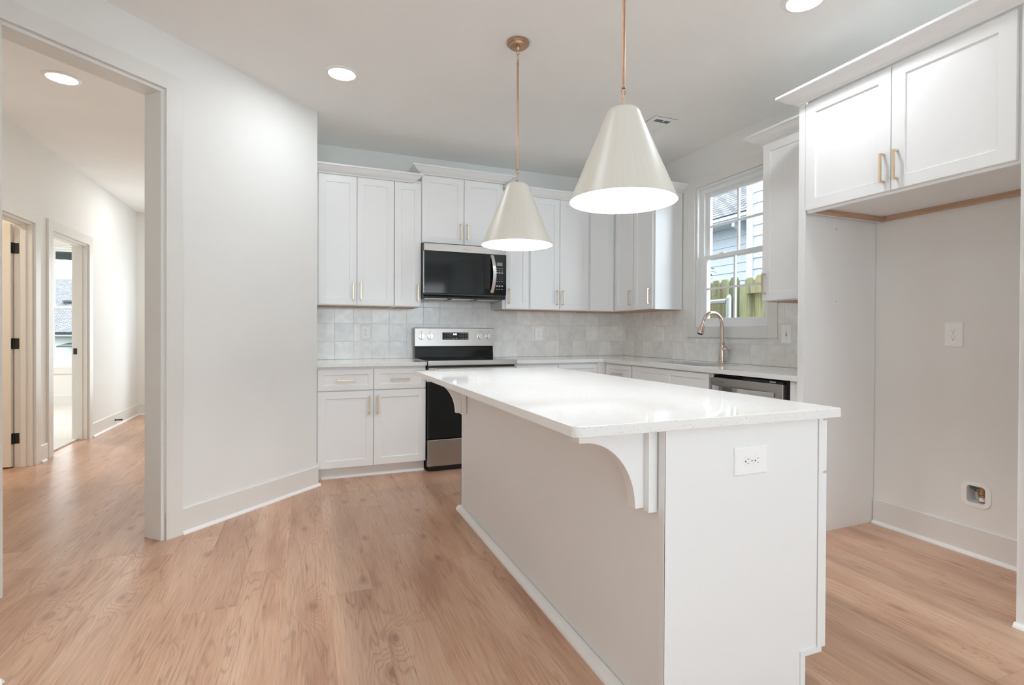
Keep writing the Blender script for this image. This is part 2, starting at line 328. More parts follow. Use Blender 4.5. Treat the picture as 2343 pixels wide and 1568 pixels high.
# ---------------------------------------------------------------- room shell
YB, XR, H = 4.93, 3.24, 2.80
XH = -2.15                                                    # hall wall face
DX, DY = .079, 4.225; q = math.sqrt(.5)                        # outer end of the diagonal wall
def dg(s, off=0): return (DX-s*q+off*q, DY-s*q-off*q)          # a point on the diagonal wall's face, s metres along
struct(B().box(-6, 3.4, -3.7, 10.6, -.12, 0).build('floor', MF))
struct(B().box(-6, 3.4, -3.7, 10.6, H, H+.12).build('ceiling', MC))
def wall(name, *boxes, mat=None):
    b = B()
    for x in boxes: b.box(*x)
    return struct(b.build(name, mat or MW))
wy0, wy1, wz0, wz1 = 2.955, 3.765, 1.215, 2.455                # kitchen window opening
wall('wall_back', (DX-.12, 3.38, YB, YB+.13, 0, H))
wall('wall_right', (XR, XR+.14, -3.6, 1.580, 0, H), (XR, XR+.14, 1.662, wy0, 0, H), (XR, XR+.14, 1.580, 1.662, 0, .2755), (XR, XR+.14, 1.580, 1.662, .3655, H), (XR+.085, XR+.14, 1.580, 1.662, .2755, .3655), (XR, XR+.14, wy1, YB, 0, H), (XR, XR+.14, wy0, wy1, 0, wz0), (XR, XR+.14, wy0, wy1, wz1, H))
OW = 1.128; OE = 1.835                                         # opening in the diagonal wall
oz = 2.488
bw = B()
def dpoly(s0, s1, z0, z1, th=.14): bw.prism([dg(s0), dg(s1), dg(s1, -th), dg(s0, -th)], z0, z1)
bw.prism([dg(0), dg(OW), dg(OW, -.14), (-.02, 4.225), ], 0, H)
dpoly(OW, OE, oz, H); dpoly(OE, 3.0, 0, H)
bw.box(DX-.12, DX, 4.2251, YB, 0, H)
struct(bw.build('wall_diagonal', MW))
# short return wall standing out from the diagonal wall beside the opening
c1 = Vector((-.946, 2.222)); d1 = Vector((-q, q)); d2 = Vector((-q, -q))
struct(B().prism([tuple(c1), tuple(c1+d1*.70), tuple(c1+d1*.70+d2*.14), tuple(c1+d2*.14)], 0, H).build('wall_left_near', MW))
wall('wall_left', (-2.4, -2.15, -3.6, 2.0, 0, H))
wall('wall_hall_left', (XH-.12, XH, 2.0, 4.96, 0, H), (XH-.12, XH, 4.96, 5.74, 2.075, H), (XH-.12, XH, 5.74, 6.075, 0, H), (XH-.12, XH, 6.075, 6.955, 2.075, H), (XH-.12, XH, 6.955, 8.84, 0, H))
wall('wall_hall_right', (-.80, -.68, 3.62, 8.72, 0, H))
wall('wall_hall_end', (XH, -1.72, 8.72, 8.84, 0, H), (-.98, -.68, 8.72, 8.84, 0, H), (-1.72, -.98, 8.72, 8.84, 2.15, H))
# wall behind the camera, with a wide glazed patio door and a window
wall('wall_front', (-2.4, -1.75, -3.6, -3.46, 0, H), (-1.75, -.45, -3.6, -3.46, 0, .8), (-1.75, -.45, -3.6, -3.46, 2.3, H), (-.45, .3, -3.6, -3.46, 0, H), (.3, 3.2, -3.6, -3.46, 2.45, H), (.3, 3.2, -3.6, -3.46, 0, .12), (3.2, 3.24, -3.6, -3.46, 0, H))
struct(B().box(-3.2, 4.2, -7.5, -3.601, -.2, -.06).build('floor_sky_block', MGR)); struct(B().box(-3.2, 4.2, -7.0, -3.601, 2.62, 2.75).build('ceiling_sky_block', MC)); wall('wall_sky_block', (-3.2, 4.2, -7.1, -7.0, -.06, 1.75))  # unseen slab, roof and wall added to cut sky light through the patio door
# rooms off the hall
bx0, bx1, bz0, bz1 = -3.71, -2.89, .575, 2.49                   # bedroom window opening
wall('wall_bedroom_back', (-5.3, bx0, 10.30, 10.42, 0, H), (bx1, XH-.12, 10.30, 10.42, 0, H), (bx0, bx1, 10.30, 10.42, 0, bz0), (bx0, bx1, 10.30, 10.42, bz1, H))
wall('wall_bedroom_left', (-5.42, -5.3, 5.86, 10.42, 0, H)); wall('wall_bedroom_right', (XH-.12, XH, 8.84, 10.42, 0, H))
wall('wall_bedroom_near', (-5.3, XH-.12, 5.84, 5.96, 0, H))
wall('wall_bathroom_left', (-4.5, -4.38, 4.0, 5.84, 0, H)); wall('wall_bathroom_near', (-4.38, XH-.12, 3.9, 4.02, 0, H))
struct(B().box(-5.3, XH-.075, 5.96, 10.30, .0005, .014).build('floor_carpet', MCP))

# baseboards: board plus shoe moulding along a wall face from p0 to p1, room on the side of n
def baseboard(name, p0, p1, n, h=.150, shoe=True, s_in=(0, 0)):
    p0 = Vector(p0); p1 = Vector(p1); n = Vector(n).normalized(); L = (p1-p0).length; t = (p1-p0).normalized()
    prof = [(0, 0), (.014, 0), (.014, h-.006), (.010, h), (0, h)]; b = B()
    def add(prof, a, e):
        A = [b.bm.verts.new((*(p0+t*a+n*x), z)) for x, z in prof]; E_ = [b.bm.verts.new((*(p0+t*e+n*x), z)) for x, z in prof]
        b.bm.faces.new(A); b.bm.faces.new(E_[::-1])
        for i in range(len(prof)): b.bm.faces.new((A[i], E_[i], E_[(i+1) % len(prof)], A[(i+1) % len(prof)]))
    add(prof, 0, L)
    if shoe: add([(.0141, 0), (.031, 0)]+[(.0141+.017*math.cos(rad(a)), .018*math.sin(rad(a))) for a in (15, 30, 45, 60, 75, 90)], s_in[0], L-s_in[1])
    o = b.build(name, MT); o.data.materials.append(MTS)
    for p in o.data.polygons:
        if p.index >= 7: p.material_index = 1
    return struct(o)
cw = .09                                                       # casing width
baseboard('baseboard_diagonal', dg(0-.0), dg(OW+.0-.0+0), (q, -q), s_in=(-.015, .09))
bb = bpy.data.objects['baseboard_diagonal']
baseboard('baseboard_diagonal_end', (DX, 4.226), (DX, 4.31), (1, 0), shoe=False)
baseboard('baseboard_diagonal_left', dg(OE+.09), dg(2.13), (q, -q))
baseboard('baseboard_left_near', tuple(c1), tuple(c1+d1*.68), (q, q), s_in=(-.02, 0))
baseboard('baseboard_left_near_end', tuple(c1+d2*.14), tuple(c1), (q, -q), s_in=(0, -.02))
baseboard('baseboard_hall_left', (XH, 7.045), (XH, 8.72), (1, 0)); baseboard('baseboard_hall_end', (XH+.014, 8.72), (-1.83, 8.72), (0, -1))
baseboard('baseboard_hall_mid', (XH, 5.83), (XH, 5.985), (1, 0), s_in=(.005, .06))
baseboard('baseboard_hall_near', (XH, 2.2), (XH, 4.87), (1, 0)); baseboard('baseboard_hall_right', (-.80, 3.75), (-.80, 8.72), (-1, 0))
baseboard('baseboard_bedroom', (-5.3, 10.30), (XH-.12, 10.30), (0, -1), shoe=False)
baseboard('baseboard_right', (XR, 1.166), (XR, 2.149), (-1, 0)); baseboard('baseboard_left', (-2.15, -3.4), (-2.15, 2.0), (1, 0)); baseboard('baseboard_front', (-2.1, -3.46), (.2, -3.46), (0, 1))

# door casings and jambs, local x across the opening, room side towards -y
def casing(name, loc, rz, w, h, th, both=True, stop=True, bottom=None, mat=None, reveal=.007):
    b = B(); z0 = bottom if bottom is not None else 0
    def ring(ya, yb, i, o):
        b.box(-o, -i, ya, yb, z0-(o if bottom is not None else 0), h+o); b.box(w+i, w+o, ya, yb, z0-(o if bottom is not None else 0), h+o); b.box(-i, w+i, ya, yb, h+i, h+o)
        if bottom is not None: b.box(-i, w+i, ya, yb, z0-o, z0-i)
    ring(-.018, -.0005, -.0, cw)
    if both: ring(th+.0005, th+.018, 0, cw)
    if bottom is None:
        b.box(.0002, reveal+.012, .0006, th-.0006, z0, h-.0002); b.box(w-reveal-.012, w-.0002, .0006, th-.0006, z0, h-.0002); b.box(reveal+.012, w-reveal-.012, .0006, th-.0006, h-reveal-.012, h-.0002)
        if stop:
            t = .055; i = reveal+.012
            b.box(i, i+.011, t-.016, t+.02, z0, h-i); b.box(w-i-.011, w-i, t-.016, t+.02, z0, h-i); b.box(i+.011, w-i-.011, t-.016, t+.02, h-i-.011, h-i)
    o = b.build(name, mat or MT, bev=.0015); place(o, (loc[0], loc[1], 0), rz); return struct(o)
pl = dg(OE); casing('trim_1', pl, rad(45), OE-OW, oz, .14, stop=False)
casing('trim_2', (XH, 4.96), rad(90), .78, 2.075, .12)
casing('trim_3', (XH, 6.075), rad(90), .88, 2.075, .12)

# ---------------------------------------------------------------- double-hung windows (local: x across, -y is the room)
def window(name, loc, rz, w, z0, z1, label_cas=True, cols=2, depth=.12, apron=.10, casname='trim_4'):
    t = thing(name, 'white double-hung window', 'window', (loc[0], loc[1], 0), rz); del t['label']; del t['category']; t['kind'] = 'structure'
    h = z1-z0
    b = B()                                              # outer frame (fills the opening)
    f = .018
    b.box(.001, f, .001, depth, z0+.001, z1-.001).box(w-f, w-.001, .001, depth, z0+.001, z1-.001).box(f, w-f, .001, depth, z1-f, z1-.001).box(f, w-f, .001, depth, z0+.001, z0+f)
    y = .045                                             # vinyl frame set back from the wall face
    b.box(f, f+.035, y, y+.075, z0+f, z1-f).box(w-f-.035, w-f, y, y+.075, z0+f, z1-f).box(f+.035, w-f-.035, y, y+.075, z1-f-.035, z1-f).box(f+.035, w-f-.035, y-.004, y+.075, z0+f, z0+f+.022)
    b.build('window_frame', MVI, t, bev=.0015)
    xa, xb = f+.035, w-f-.035; zm = (z0+z1)/2-.008
    def sash(ya, za, zb, name_):
        s_ = B(); r = .033
        s_.box(xa, xa+r, ya, ya+.03, za, zb).box(xb-r, xb, ya, ya+.03, za, zb).box(xa+r, xb-r, ya, ya+.03, zb-r, zb).box(xa+r, xb-r, ya, ya+.03, za, za+r+.004)
        so = s_.build('sash', MVI, t, bev=.0015)
        m_ = B(); zc = (za+zb+.004)/2; mw = .0085
        for i in range(1, cols): xx = xa+(xb-xa)*i/cols; m_.box(xx-mw, xx+mw, ya+.006, ya+.024, za+r+.004, zb-r)
        m_.box(xa+r, xb-r, ya+.0062, ya+.0238, zc-mw, zc+mw); m_.build('muntin_grid', MVI, so)
        g = B().box(xa+r-.003, xb-r+.003, ya+.0135, ya+.0165, za+r, zb-r+.003); g.build('glass_pane', MGL, so)
    sash(y+.002, z0+f+.022, zm+.018, 'lower'); sash(y+.036, zm-.018, z1-f-.035, 'upper')
    l = B(); l.box(w*.3, w*.3+.05, y-.004, y+.03, zm+.0182, zm+.028); l.build('sash_lock', MVI, t, bev=.002)
    if label_cas: casing(casname, loc, rz, w, z1, depth, both=False, bottom=z0)
    return t
window('window_1', (XR, wy1), rad(-90), wy1-wy0, wz0, wz1, depth=.12, casname='trim_4')
window('window_2', (bx0, 10.30), 0, bx1-bx0, bz0, bz1, casname='trim_5')
window('window_3', (-.45, -3.46), PI, 1.3, .8, 2.3, casname='trim_6')
t = thing('window_4', 'x', 'x', (3.2, -3.46, 0), PI); del t['label']; del t['category']; t['kind'] = 'structure'
b = B(); w_ = 2.9
for i in range(4): xx = i*(w_-.08)/3; b.box(xx+.001, xx+.08, .02, .09, .121, 2.449)
b.box(0.001, w_-.001, .02, .09, 2.36, 2.4495); b.box(.001, w_-.001, .02, .09, .1205, .22); b.build('window_frame', MVI, t, bev=.002)
for i in range(3): xx = .08+i*(w_-.08)/3; B().box(xx, xx+(w_-.08)/3-.08, .05, .055, .2, 2.37).build('glass_pane', MGL, t)
t = thing('door_2', 'x', 'x', (-1.72, 8.72, 0), 0); del t['label']; del t['category']; t['kind'] = 'structure'
B().box(.005, .06, .03, .075, .01, 2.14).box(.68, .735, .03, .075, .01, 2.14).box(.06, .68, .03, .075, 2.08, 2.14).box(.06, .68, .03, .075, .01, .24).build('door_frame', MDR, t, bev=.002)
B().box(.06, .68, .05, .055, .24, 2.08).build('glass_pane', MGL, t)
casing('trim_7', (-1.72, 8.72), 0, .74, 2.15, .12, stop=False, reveal=0)

# bathroom door leaf, swung open into the room, with three black hinges and the strike on the bedroom jamb
t = thing('door_1', 'x', 'x', (XH-.122, 5.722, 0), 0); del t['label']; del t['category']; t['kind'] = 'structure'
lf = B(); lf.box(-.76, -.006, -.036, 0, .012, 2.05); leaf = lf.build('door_leaf', MDR, t, bev=.002)
pn = B()
for za, zb in ((.22, .95), (1.08, 1.93)):
    pn.box(-.64, -.12, -.0385, -.0362, za, za+.012).box(-.64, -.12, -.0385, -.0362, zb-.012, zb).box(-.64, -.628, -.0385, -.0362, za, zb).box(-.132, -.12, -.0385, -.0362, za, zb)
pn.build('door_panel_moulding', MDR, leaf)
for zc in (1.85, 1.045, .245):
    hb = B(); hb.box(-.0058, -.0035, -.033, -.004, zc-.045, zc+.045); hb.box(.003, .036, -.0040, -.0014, zc-.045, zc+.045)
    hb.tube([(-.001, -.007, zc-.046), (-.001, -.007, zc+.046)], .0062, 12); hb.build('hinge', MBI, t, bev=.0008)
st = B().box(XH-.118, XH-.086, 6.9346, 6.9366, .908, .972).box(XH-.108, XH-.098, 6.9342, 6.9368, .93, .95).build('strike_plate', MBI); tag(st, 'small black strike plate on the bedroom door jamb', 'strike plate')

# spring door stop on the hall baseboard
t = thing('door_stop', 'black spring door stop screwed to the hall baseboard', 'door stop', (XH+.0142, 7.77, .075))
B().tube([(0.0004, 0, 0), (.006, 0, 0)], .013).build('base_plate', MBI, t, smooth=True)
sp = [(.006+.05*i/160, .0065*math.cos(i*.7), .0065*math.sin(i*.7)) for i in range(161)]
B().tube(sp, .0016, 6).build('spring', MBI, t, smooth=True); B().tube([(.056, 0, 0), (.074, 0, 0)], [.009, .0085]).build('rubber_tip', MBI, t, smooth=True)

# ---------------------------------------------------------------- backsplash
def slab(name, mat, *boxes):
    b = B()
    for x in boxes: b.box(*x)
    return b.build(name, mat)
struct(slab('wall_tile_back', MTX, (DX+.0005, XR-.0005, YB-.010, YB-.0003, .9155, 1.379), (.94, 1.70, YB-.010, YB-.0003, 1.379, 1.55)))
struct(slab('wall_tile_right', MTY, (XR-.010, XR-.0003, 2.176, YB-.0105, .9155, 1.109), (XR-.010, XR-.0003, wy1+.0905, YB-.0105, 1.109, 1.379), (XR-.010, XR-.0003, 2.176, wy0-.0905, 1.109, 1.379)))

# ---------------------------------------------------------------- cabinet parts (local: x right, front towards -y, z up)
def handle(parent, x, z, L=.142, vertical=True, y=0, mat=None):
    b = B(); r = .0048; so = .030; h = L/2
    if vertical: b.box(x-r, x+r, y-so-r, y-so+r, z-h, z+h).box(x-r, x+r, y-so+r, y-.0002, z-h, z-h+2*r).box(x-r, x+r, y-so+r, y-.0002, z+h-2*r, z+h)
    else: b.box(x-h, x+h, y-so-r, y-so+r, z-r, z+r).box(x-h, x-h+2*r, y-so+r, y-.0002, z-r, z+r).box(x+h-2*r, x+h, y-so+r, y-.0002, z-r, z+r)
    return b.build('handle', mat or MBR, parent, bev=.0008)
def shaker_bm(b, x0, x1, z0, z1, st=.057, th=.0195, dp=.0075):
    bm = b.bm; e = .0012
    def rect(a0, a1, c0, c1, y): return [bm.verts.new(p) for p in ((a0, y, c0), (a1, y, c0), (a1, y, c1), (a0, y, c1))]
    o = rect(x0, x1, z0, z1, 0); i = rect(x0+st, x1-st, z0+st, z1-st, 0); r = rect(x0+st+e, x1-st-e, z0+st+e, z1-st-e, dp); bk = rect(x0, x1, z0, z1, th)
    for k in range(4):
        j = (k+1) % 4
        bm.faces.new((o[k], o[j], i[j], i[k])); bm.faces.new((i[k], i[j], r[j], r[k])); bm.faces.new((o[j], o[k], bk[k], bk[j]))
    bm.faces.new(r); bm.faces.new(bk[::-1])
def shaker(name, parent, x0, x1, z0, z1, hx=None, hz=None, vertical=True, st=.057, label=None):
    b = B(); shaker_bm(b, x0, x1, z0, z1, st=st); o = b.build(name, MK, parent, bev=.0012)
    if hx is not None: handle(o, hx, hz, vertical=vertical)
    if label: o['label'] = label
    return o
HX = .029                                                    # handle distance from the door edge
def upper(label, loc, rz, Wd, z0, z1, doors, D=.31, left_fill=0, right_fill=0, group='white wall cabinets', side=None):
    t = thing('wall_cabinet', label, 'cabinet', (loc[0], loc[1], 0), rz, group)
    b = B(); b.box(.0006, Wd-.0006, .0205, D, z0-.006, z1+.03); b.build('cabinet_body', MK, t, bev=.0008)
    br = B(); br.box(.02, Wd-.02, .024, D-.001, z0-.0105, z0-.0065); o = br.build('bottom_panel', MBK, t); o['label'] = 'unpainted birch underside'
    for (a, c, hs) in doors:
        hx = None if hs is None else (c-HX if hs == 'r' else a+HX)
        shaker('door', t, a, c, z0, z1, hx, z0+.115)
    return t
UF = YB-.33; UZ0, UZ1 = 1.385, 2.455; g = .0025
upper('two-door white wall cabinet at the far left, against the diagonal wall', (.080, UF), 0, .627, UZ0, UZ1, [(.016, .318-g, 'r'), (.318+g, .622, 'l')])
upper('narrow one-door white wall cabinet left of the microwave', (.707, UF), 0, .232, UZ0, UZ1, [(.003, .229, 'r')])
upper('short raised white wall cabinet with two doors above the microwave', (.940, UF), 0, .762, 1.952, 2.540, [(.004, .386-g, 'r'), (.386+g, .760, 'l')])
upper('narrow one-door white wall cabinet right of the microwave', (1.7026, UF), 0, .270, UZ0, UZ1, [(.03, .262, 'l')])
upper('two-door white wall cabinet between the two pendant shades', (1.9732, UF), 0, .655, UZ0, UZ1, [(.010, .322-g, 'r'), (.322+g, .640, 'l')])
# corner wall cabinet, L-shaped, two leaves
t = thing('wall_cabinet', 'white corner wall cabinet with folding leaves, behind the pendant nearer the camera', 'cabinet', (0, 0, 0), 0, 'white wall cabinets')
cx0, cyn = 2.6294, 4.262
b = B(); b.prism([(cx0, UF+.0205), (XR-.33+.0205, UF+.0205), (XR-.33+.0205, cyn), (XR-.0105, cyn), (XR-.0105, YB-.0105), (cx0, YB-.0105)], UZ0-.006, UZ1+.03); b.build('cabinet_body', MK, t)
b = B(); b.prism([(cx0+.02, UF+.024), (XR-.33+.024, UF+.024), (XR-.33+.024, cyn+.02), (XR-.012, cyn+.02), (XR-.012, YB-.012), (cx0+.02, YB-.012)], UZ0-.0105, UZ0-.0065); o = b.build('bottom_panel', MBK, t); o['label'] = 'unpainted birch underside'
o = shaker('door', t, 0, .268, UZ0, UZ1); o.location = (2.637, UF, 0)
o = shaker('door', t, 0, .303, UZ0, UZ1, .303-HX, UZ0+.115); o.location = (XR-.33, UF-.004+0, 0); o.rotation_euler = (0, 0, -PI/2); o.location = (XR-.33, UF-.030, 0)
t = upper('one-door white wall cabinet ending beside the window, left of it', (XR-.33, 4.260), -PI/2, .322, UZ0, UZ1, [(.006, .302, 'r')], D=.3195)
t = upper('one-door white wall cabinet right of the window, beside the fridge bay', (XR-.33, 2.719), -PI/2, .541, UZ0, UZ1, [(.004, .528, 'l')], D=.3195)

# crown mouldings, swept and mitred round the cabinet tops
CP = [(.0205-.020, 0), (.004, 0), (.007, .004), (.012, .010), (.012, .016), (.016, .018), (.022, .022), (.032, .030), (.043, .044), (.052, .060), (.060, .074), (.066, .084), (.074, .087), (.074, .108), (.0005, .108)]
CP = [(x*1.17 if x > .001 else x, z*.61) for x, z in CP]
def crown(label, pts, zb):
    pts = [Vector(p) for p in pts]; n = len(pts); b = B(); rings = []
    for i, p in enumerate(pts):
        def nrm(a, c): d = (c-a).normalized(); return Vector((d.y, -d.x))
        if i == 0: m = nrm(pts[0], pts[1]); k = 1
        elif i == n-1: m = nrm(pts[-2], pts[-1]); k = 1
        else:
            n1, n2 = nrm(pts[i-1], p), nrm(p, pts[i+1]); m = (n1+n2).normalized(); k = 1/max(.2, m.dot(n1))
        rings.append([b.bm.verts.new((*(p+m*x*k), zb+z)) for x, z in CP])
    for a, c in zip(rings, rings[1:]):
        for k in range(len(CP)): b.bm.faces.new((a[k], a[(k+1) % len(CP)], c[(k+1) % len(CP)], c[k]))
    b.bm.faces.new(rings[0]); b.bm.faces.new(rings[-1][::-1])
    return tag(b.build('crown_molding', MK), label, 'crown molding', 'crown mouldings on the wall cabinets')
CZ = 2.457
crown('short crown moulding on the wall cabinets left of the microwave', [(.0795, UF-.0005), (.852, UF-.0005), (.852, UF+.05)], CZ)
crown('raised crown moulding above the microwave cabinet', [(.9395, YB-.001), (.9395, UF-.0005), (1.7025, UF-.0005), (1.7025, YB-.001)], 2.543)
crown('long crown moulding turning the kitchen corner behind the pendants', [(1.805, UF+.05), (1.805, UF-.0005), (XR-.3305, UF-.0005), (XR-.3305, 3.9375), (XR-.001, 3.9375)], CZ)
crown('crown moulding on the wall cabinet right of the window', [(XR-.001, 2.7195), (XR-.3305, 2.7195), (XR-.3305, 2.178)], CZ-.002)

# ---------------------------------------------------------------- base cabinets
BF = YB-.614                                                # face of base doors (y) ; XR-.614 on the right run
def base_body(t, Wd, D=.60, toe=.075):
    b = B(); b.prism([(.0205, .092), (.0205, .8815), (D, .8815), (D, 0), (toe, 0), (toe, .092)], .0006, Wd-.0006, 'yz'); return b.build('cabinet_body', MK, t)
def toe_shoe(t, Wd, toe=.075, x0=.0):
    b = B(); b.prism([(toe-.0005, 0), (toe-.018, 0)]+[(toe-.0005-.0175*math.cos(rad(a)), .019*math.sin(rad(a))) for a in (20, 40, 60, 80)]+[(toe-.0005, .019)], x0+.001, Wd-.001, 'yz'); return b.build('shoe_moulding', MTS, t)
t = thing('base_cabinet', 'white base cabinet with two drawers and two doors, left of the range', 'cabinet', (DX+.0008, BF, 0), 0, 'white base cabinets'); o = DX+.0008
base_body(t, .844); toe_shoe(t, .844, x0=.035)
for a, c, hs in ((.086, .5035-g, 'r'), (.5035+g, .9205, 'l')):
    a -= o; c -= o; shaker('drawer', t, a, c, .700, .862, (a+c)/2, .781, vertical=False, st=.040); shaker('door', t, a, c, .096, .692, c-HX if hs == 'r' else a+HX, .692-.112)
t = thing('base_cabinet', 'white base cabinet right of the range, mostly behind the island', 'cabinet', (1.716, BF, 0), 0, 'white base cabinets')
base_body(t, .889); toe_shoe(t, .889)
B().box(.842, .9302, .0004, .0204, .092, .8815).build('corner_filler', MK, t, bev=.0008)
for a, c, hs in ((.006, .4275-g, 'r'), (.4275+g, .838, 'l')): shaker('drawer', t, a, c, .700, .866, (a+c)/2, .781, vertical=False, st=.040); shaker('door', t, a, c, .096, .692, c-HX if hs == 'r' else a+HX, .692-.112)
BX = XR-.614
t = thing('base_cabinet', 'narrow white base cabinet in the corner, one drawer over one door', 'cabinet', (BX, BF-.0006, 0), -PI/2, 'white base cabinets')
base_body(t, .459, D=.6135); toe_shoe(t, .459)
shaker('drawer', t, .044, .448, .700, .866, .246, .788, vertical=False, st=.040); shaker('door', t, .044, .448, .096, .692, .448-HX, .58)
t = thing('base_cabinet', 'white sink base cabinet with a false front, under the window', 'cabinet', (BX, 3.854, 0), -PI/2, 'white base cabinets')
B().box(.0006, .018, .0205, .6135, .092, .8815).box(.950, .9674, .0205, .6135, .092, .8815).box(.018, .950, .0205, .035, .8, .8815).box(.018, .950, .0205, .6135, .092, .110).box(.018, .950, .605, .6135, .11, .8815).box(.0006, .9674, .075, .6135, 0, .0915).build('cabinet_body', MK, t); toe_shoe(t, .968)
b = B(); shaker_bm(b, .006, .473, .700, .872, st=.040); shaker_bm(b, .473, .944, .700, .872, st=.040); bmesh.ops.remove_doubles(b.bm, verts=b.bm.verts, dist=.0001); b.build('false_drawer_front', MK, t)
shaker('door', t, .006, .473, .096, .692, .473-HX, .58); shaker('door', t, .478, .944, .096, .692, .478+HX, .58)

# dishwasher with filler beside it
t = thing('dishwasher', 'stainless steel dishwasher under the counter, right of the sink', 'dishwasher', (BX, 2.884, 0), -PI/2)
B().box(.004, .640, .022, .58, .012, .872).build('tub', MBP, t)
d = B(); d.box(.012, .612, -.022, .0215, .115, .856); do = d.build('door', MSV, t, bev=.004, seg=3)
hb = B(); pts = []
for i in range(13):
    u = i/12; pts.append((.035+u*.52, -.030-.030*math.sin(PI*u)**.6))
hb.prism([(x, y) for x, y in pts]+[(x, y+.010) for x, y in pts[::-1]], .772, .803, 'xy'); hb.box(.035, .047, -.032, -.0223, .774, .801).box(.543, .555, -.032, -.0223, .774, .801); hb.build('handle', MSH, do, bev=.001)
B().box(.075, .145, -.0228, -.0222, .826, .829).build('brand_slot', MSLOT, do); B().tube([(.565, -.0232, .826), (.565, -.0222, .826)], .0018, 8).build('indicator_dot', MSLOT, do)
B().box(.03, .60, -.002, .0218, .8575, .868).build('control_strip', MBG, t); B().box(.06, .58, .03, .05, .012, .11).build('toe_panel', MBP, t)
B().box(.500, .545, -.0028, -.0021, .861, .866).build('control_mark', MTXT, t)
t = thing('filler_panel', 'narrow white filler strip between dishwasher and fridge panel', 'filler', (BX, 2.2435, 0), -PI/2)
B().box(.001, .067, .004, .60, .0, .8815).build('panel', MK, t, bev=.001)

# ---------------------------------------------------------------- countertops
def rounded(pts, radii, n=6):
    out = []; m = len(pts)
    for i, p in enumerate(pts):
        r = radii[i]; p = Vector(p); a = (Vector(pts[i-1])-p).normalized(); c = (Vector(pts[(i+1) % m])-p).normalized()
        if r <= 0: out.append(tuple(p)); continue
        p0 = p+a*r; p1 = p+c*r; cc = p0+p1-p
        for k in range(n+1):
            u = k/n*PI/2; out.append(tuple(cc-a*r*math.sin(u)*1-c*r*math.cos(u)*1)) if False else out.append(tuple(p+a*r*(1-math.sin(u))+c*r*(1-math.cos(u))))
    return out
def top_slab(name, outer, z0, z1, hole=None, bev=.002):
    bm = bmesh.new()
    def loop(pts): v = [bm.verts.new((x, y, z1)) for x, y in pts]; return [bm.edges.new((v[i], v[(i+1) % len(v)])) for i in range(len(v))]
    E_ = loop(outer)
    if hole: E_ += loop(hole)
    r = bmesh.ops.triangle_fill(bm, use_beauty=True, use_dissolve=False, edges=E_); fs = [f for f in bm.faces]
    bmesh.ops.dissolve_limit(bm, angle_limit=.01, verts=bm.verts, edges=bm.edges, delimit=set()) if not hole else None
    ex = bmesh.ops.extrude_face_region(bm, geom=list(bm.faces)); vs = [e for e in ex['geom'] if isinstance(e, bmesh.types.BMVert)]
    bmesh.ops.translate(bm, verts=vs, vec=(0, 0, z0-z1)); bmesh.ops.recalc_face_normals(bm, faces=bm.faces)
    me = bpy.data.meshes.new(name); bm.to_mesh(me); bm.free(); me.materials.append(MQ); o = bpy.data.objects.new(name, me); C.objects.link(o)
    if bev: bv = o.modifiers.new('bevel', 'BEVEL'); bv.width = bev; bv.segments = 2; bv.limit_method = 'ANGLE'; bv.angle_limit = rad(40)
    return o
CZ0, CZ1 = .884, .914; CFY = YB-.639; CFX = XR-.639
tag(top_slab('countertop', rounded([(DX+.001, CFY), (.9265, CFY), (.9265, YB-.0005), (DX+.001, YB-.0005)], [0, .004, 0, 0]), CZ0, CZ1), 'white speckled quartz countertop left of the range', 'countertop', 'perimeter countertops')
hole = rrect(2.915, 3.43, .36, .78, .09)
tag(top_slab('countertop', rounded([(1.7155, CFY), (CFX, CFY), (CFX, 2.1765), (XR-.0005, 2.1765), (XR-.0005, YB-.0005), (1.7155, YB-.0005)], [.004, .0, .02, 0, 0, 0]), CZ0, CZ1, hole), 'long L-shaped white quartz countertop running round the corner under the window', 'countertop', 'perimeter countertops')
# undermount sink
t = thing('sink', 'undermount kitchen sink sunk into the counter below the window', 'sink', (2.915, 3.43, 0))
bm = bmesh.new(); rings = []
for (w_, h_, z_) in ((.40, .82, CZ0-.001), (.364, .784, CZ0-.001), (.358, .778, .70), (.05, .05, .69)): rings.append([bm.verts.new((x, y, z_)) for x, y in rrect(0, 0, w_, h_, min(w_, h_)*.24)])
for a, c in zip(rings, rings[1:]):
    for k in range(len(a)): bm.faces.new((a[k], a[(k+1) % len(a)], c[(k+1) % len(a)], c[k]))
bm.faces.new(rings[-1]); me = bpy.data.meshes.new('basin'); bm.to_mesh(me); bm.free(); me.materials.append(MSINK); o = bpy.data.objects.new('basin', me); C.objects.link(o); o.parent = t
for p in me.polygons: p.use_smooth = True
so = o.modifiers.new('solid', 'SOLIDIFY'); so.thickness = .002; so.offset = -1
B().lathe([(0, .6915), (.042, .6915), (.045, .6945), (.03, .6955), (0, .6935)], n=24).build('drain', MSH, t, smooth=True)

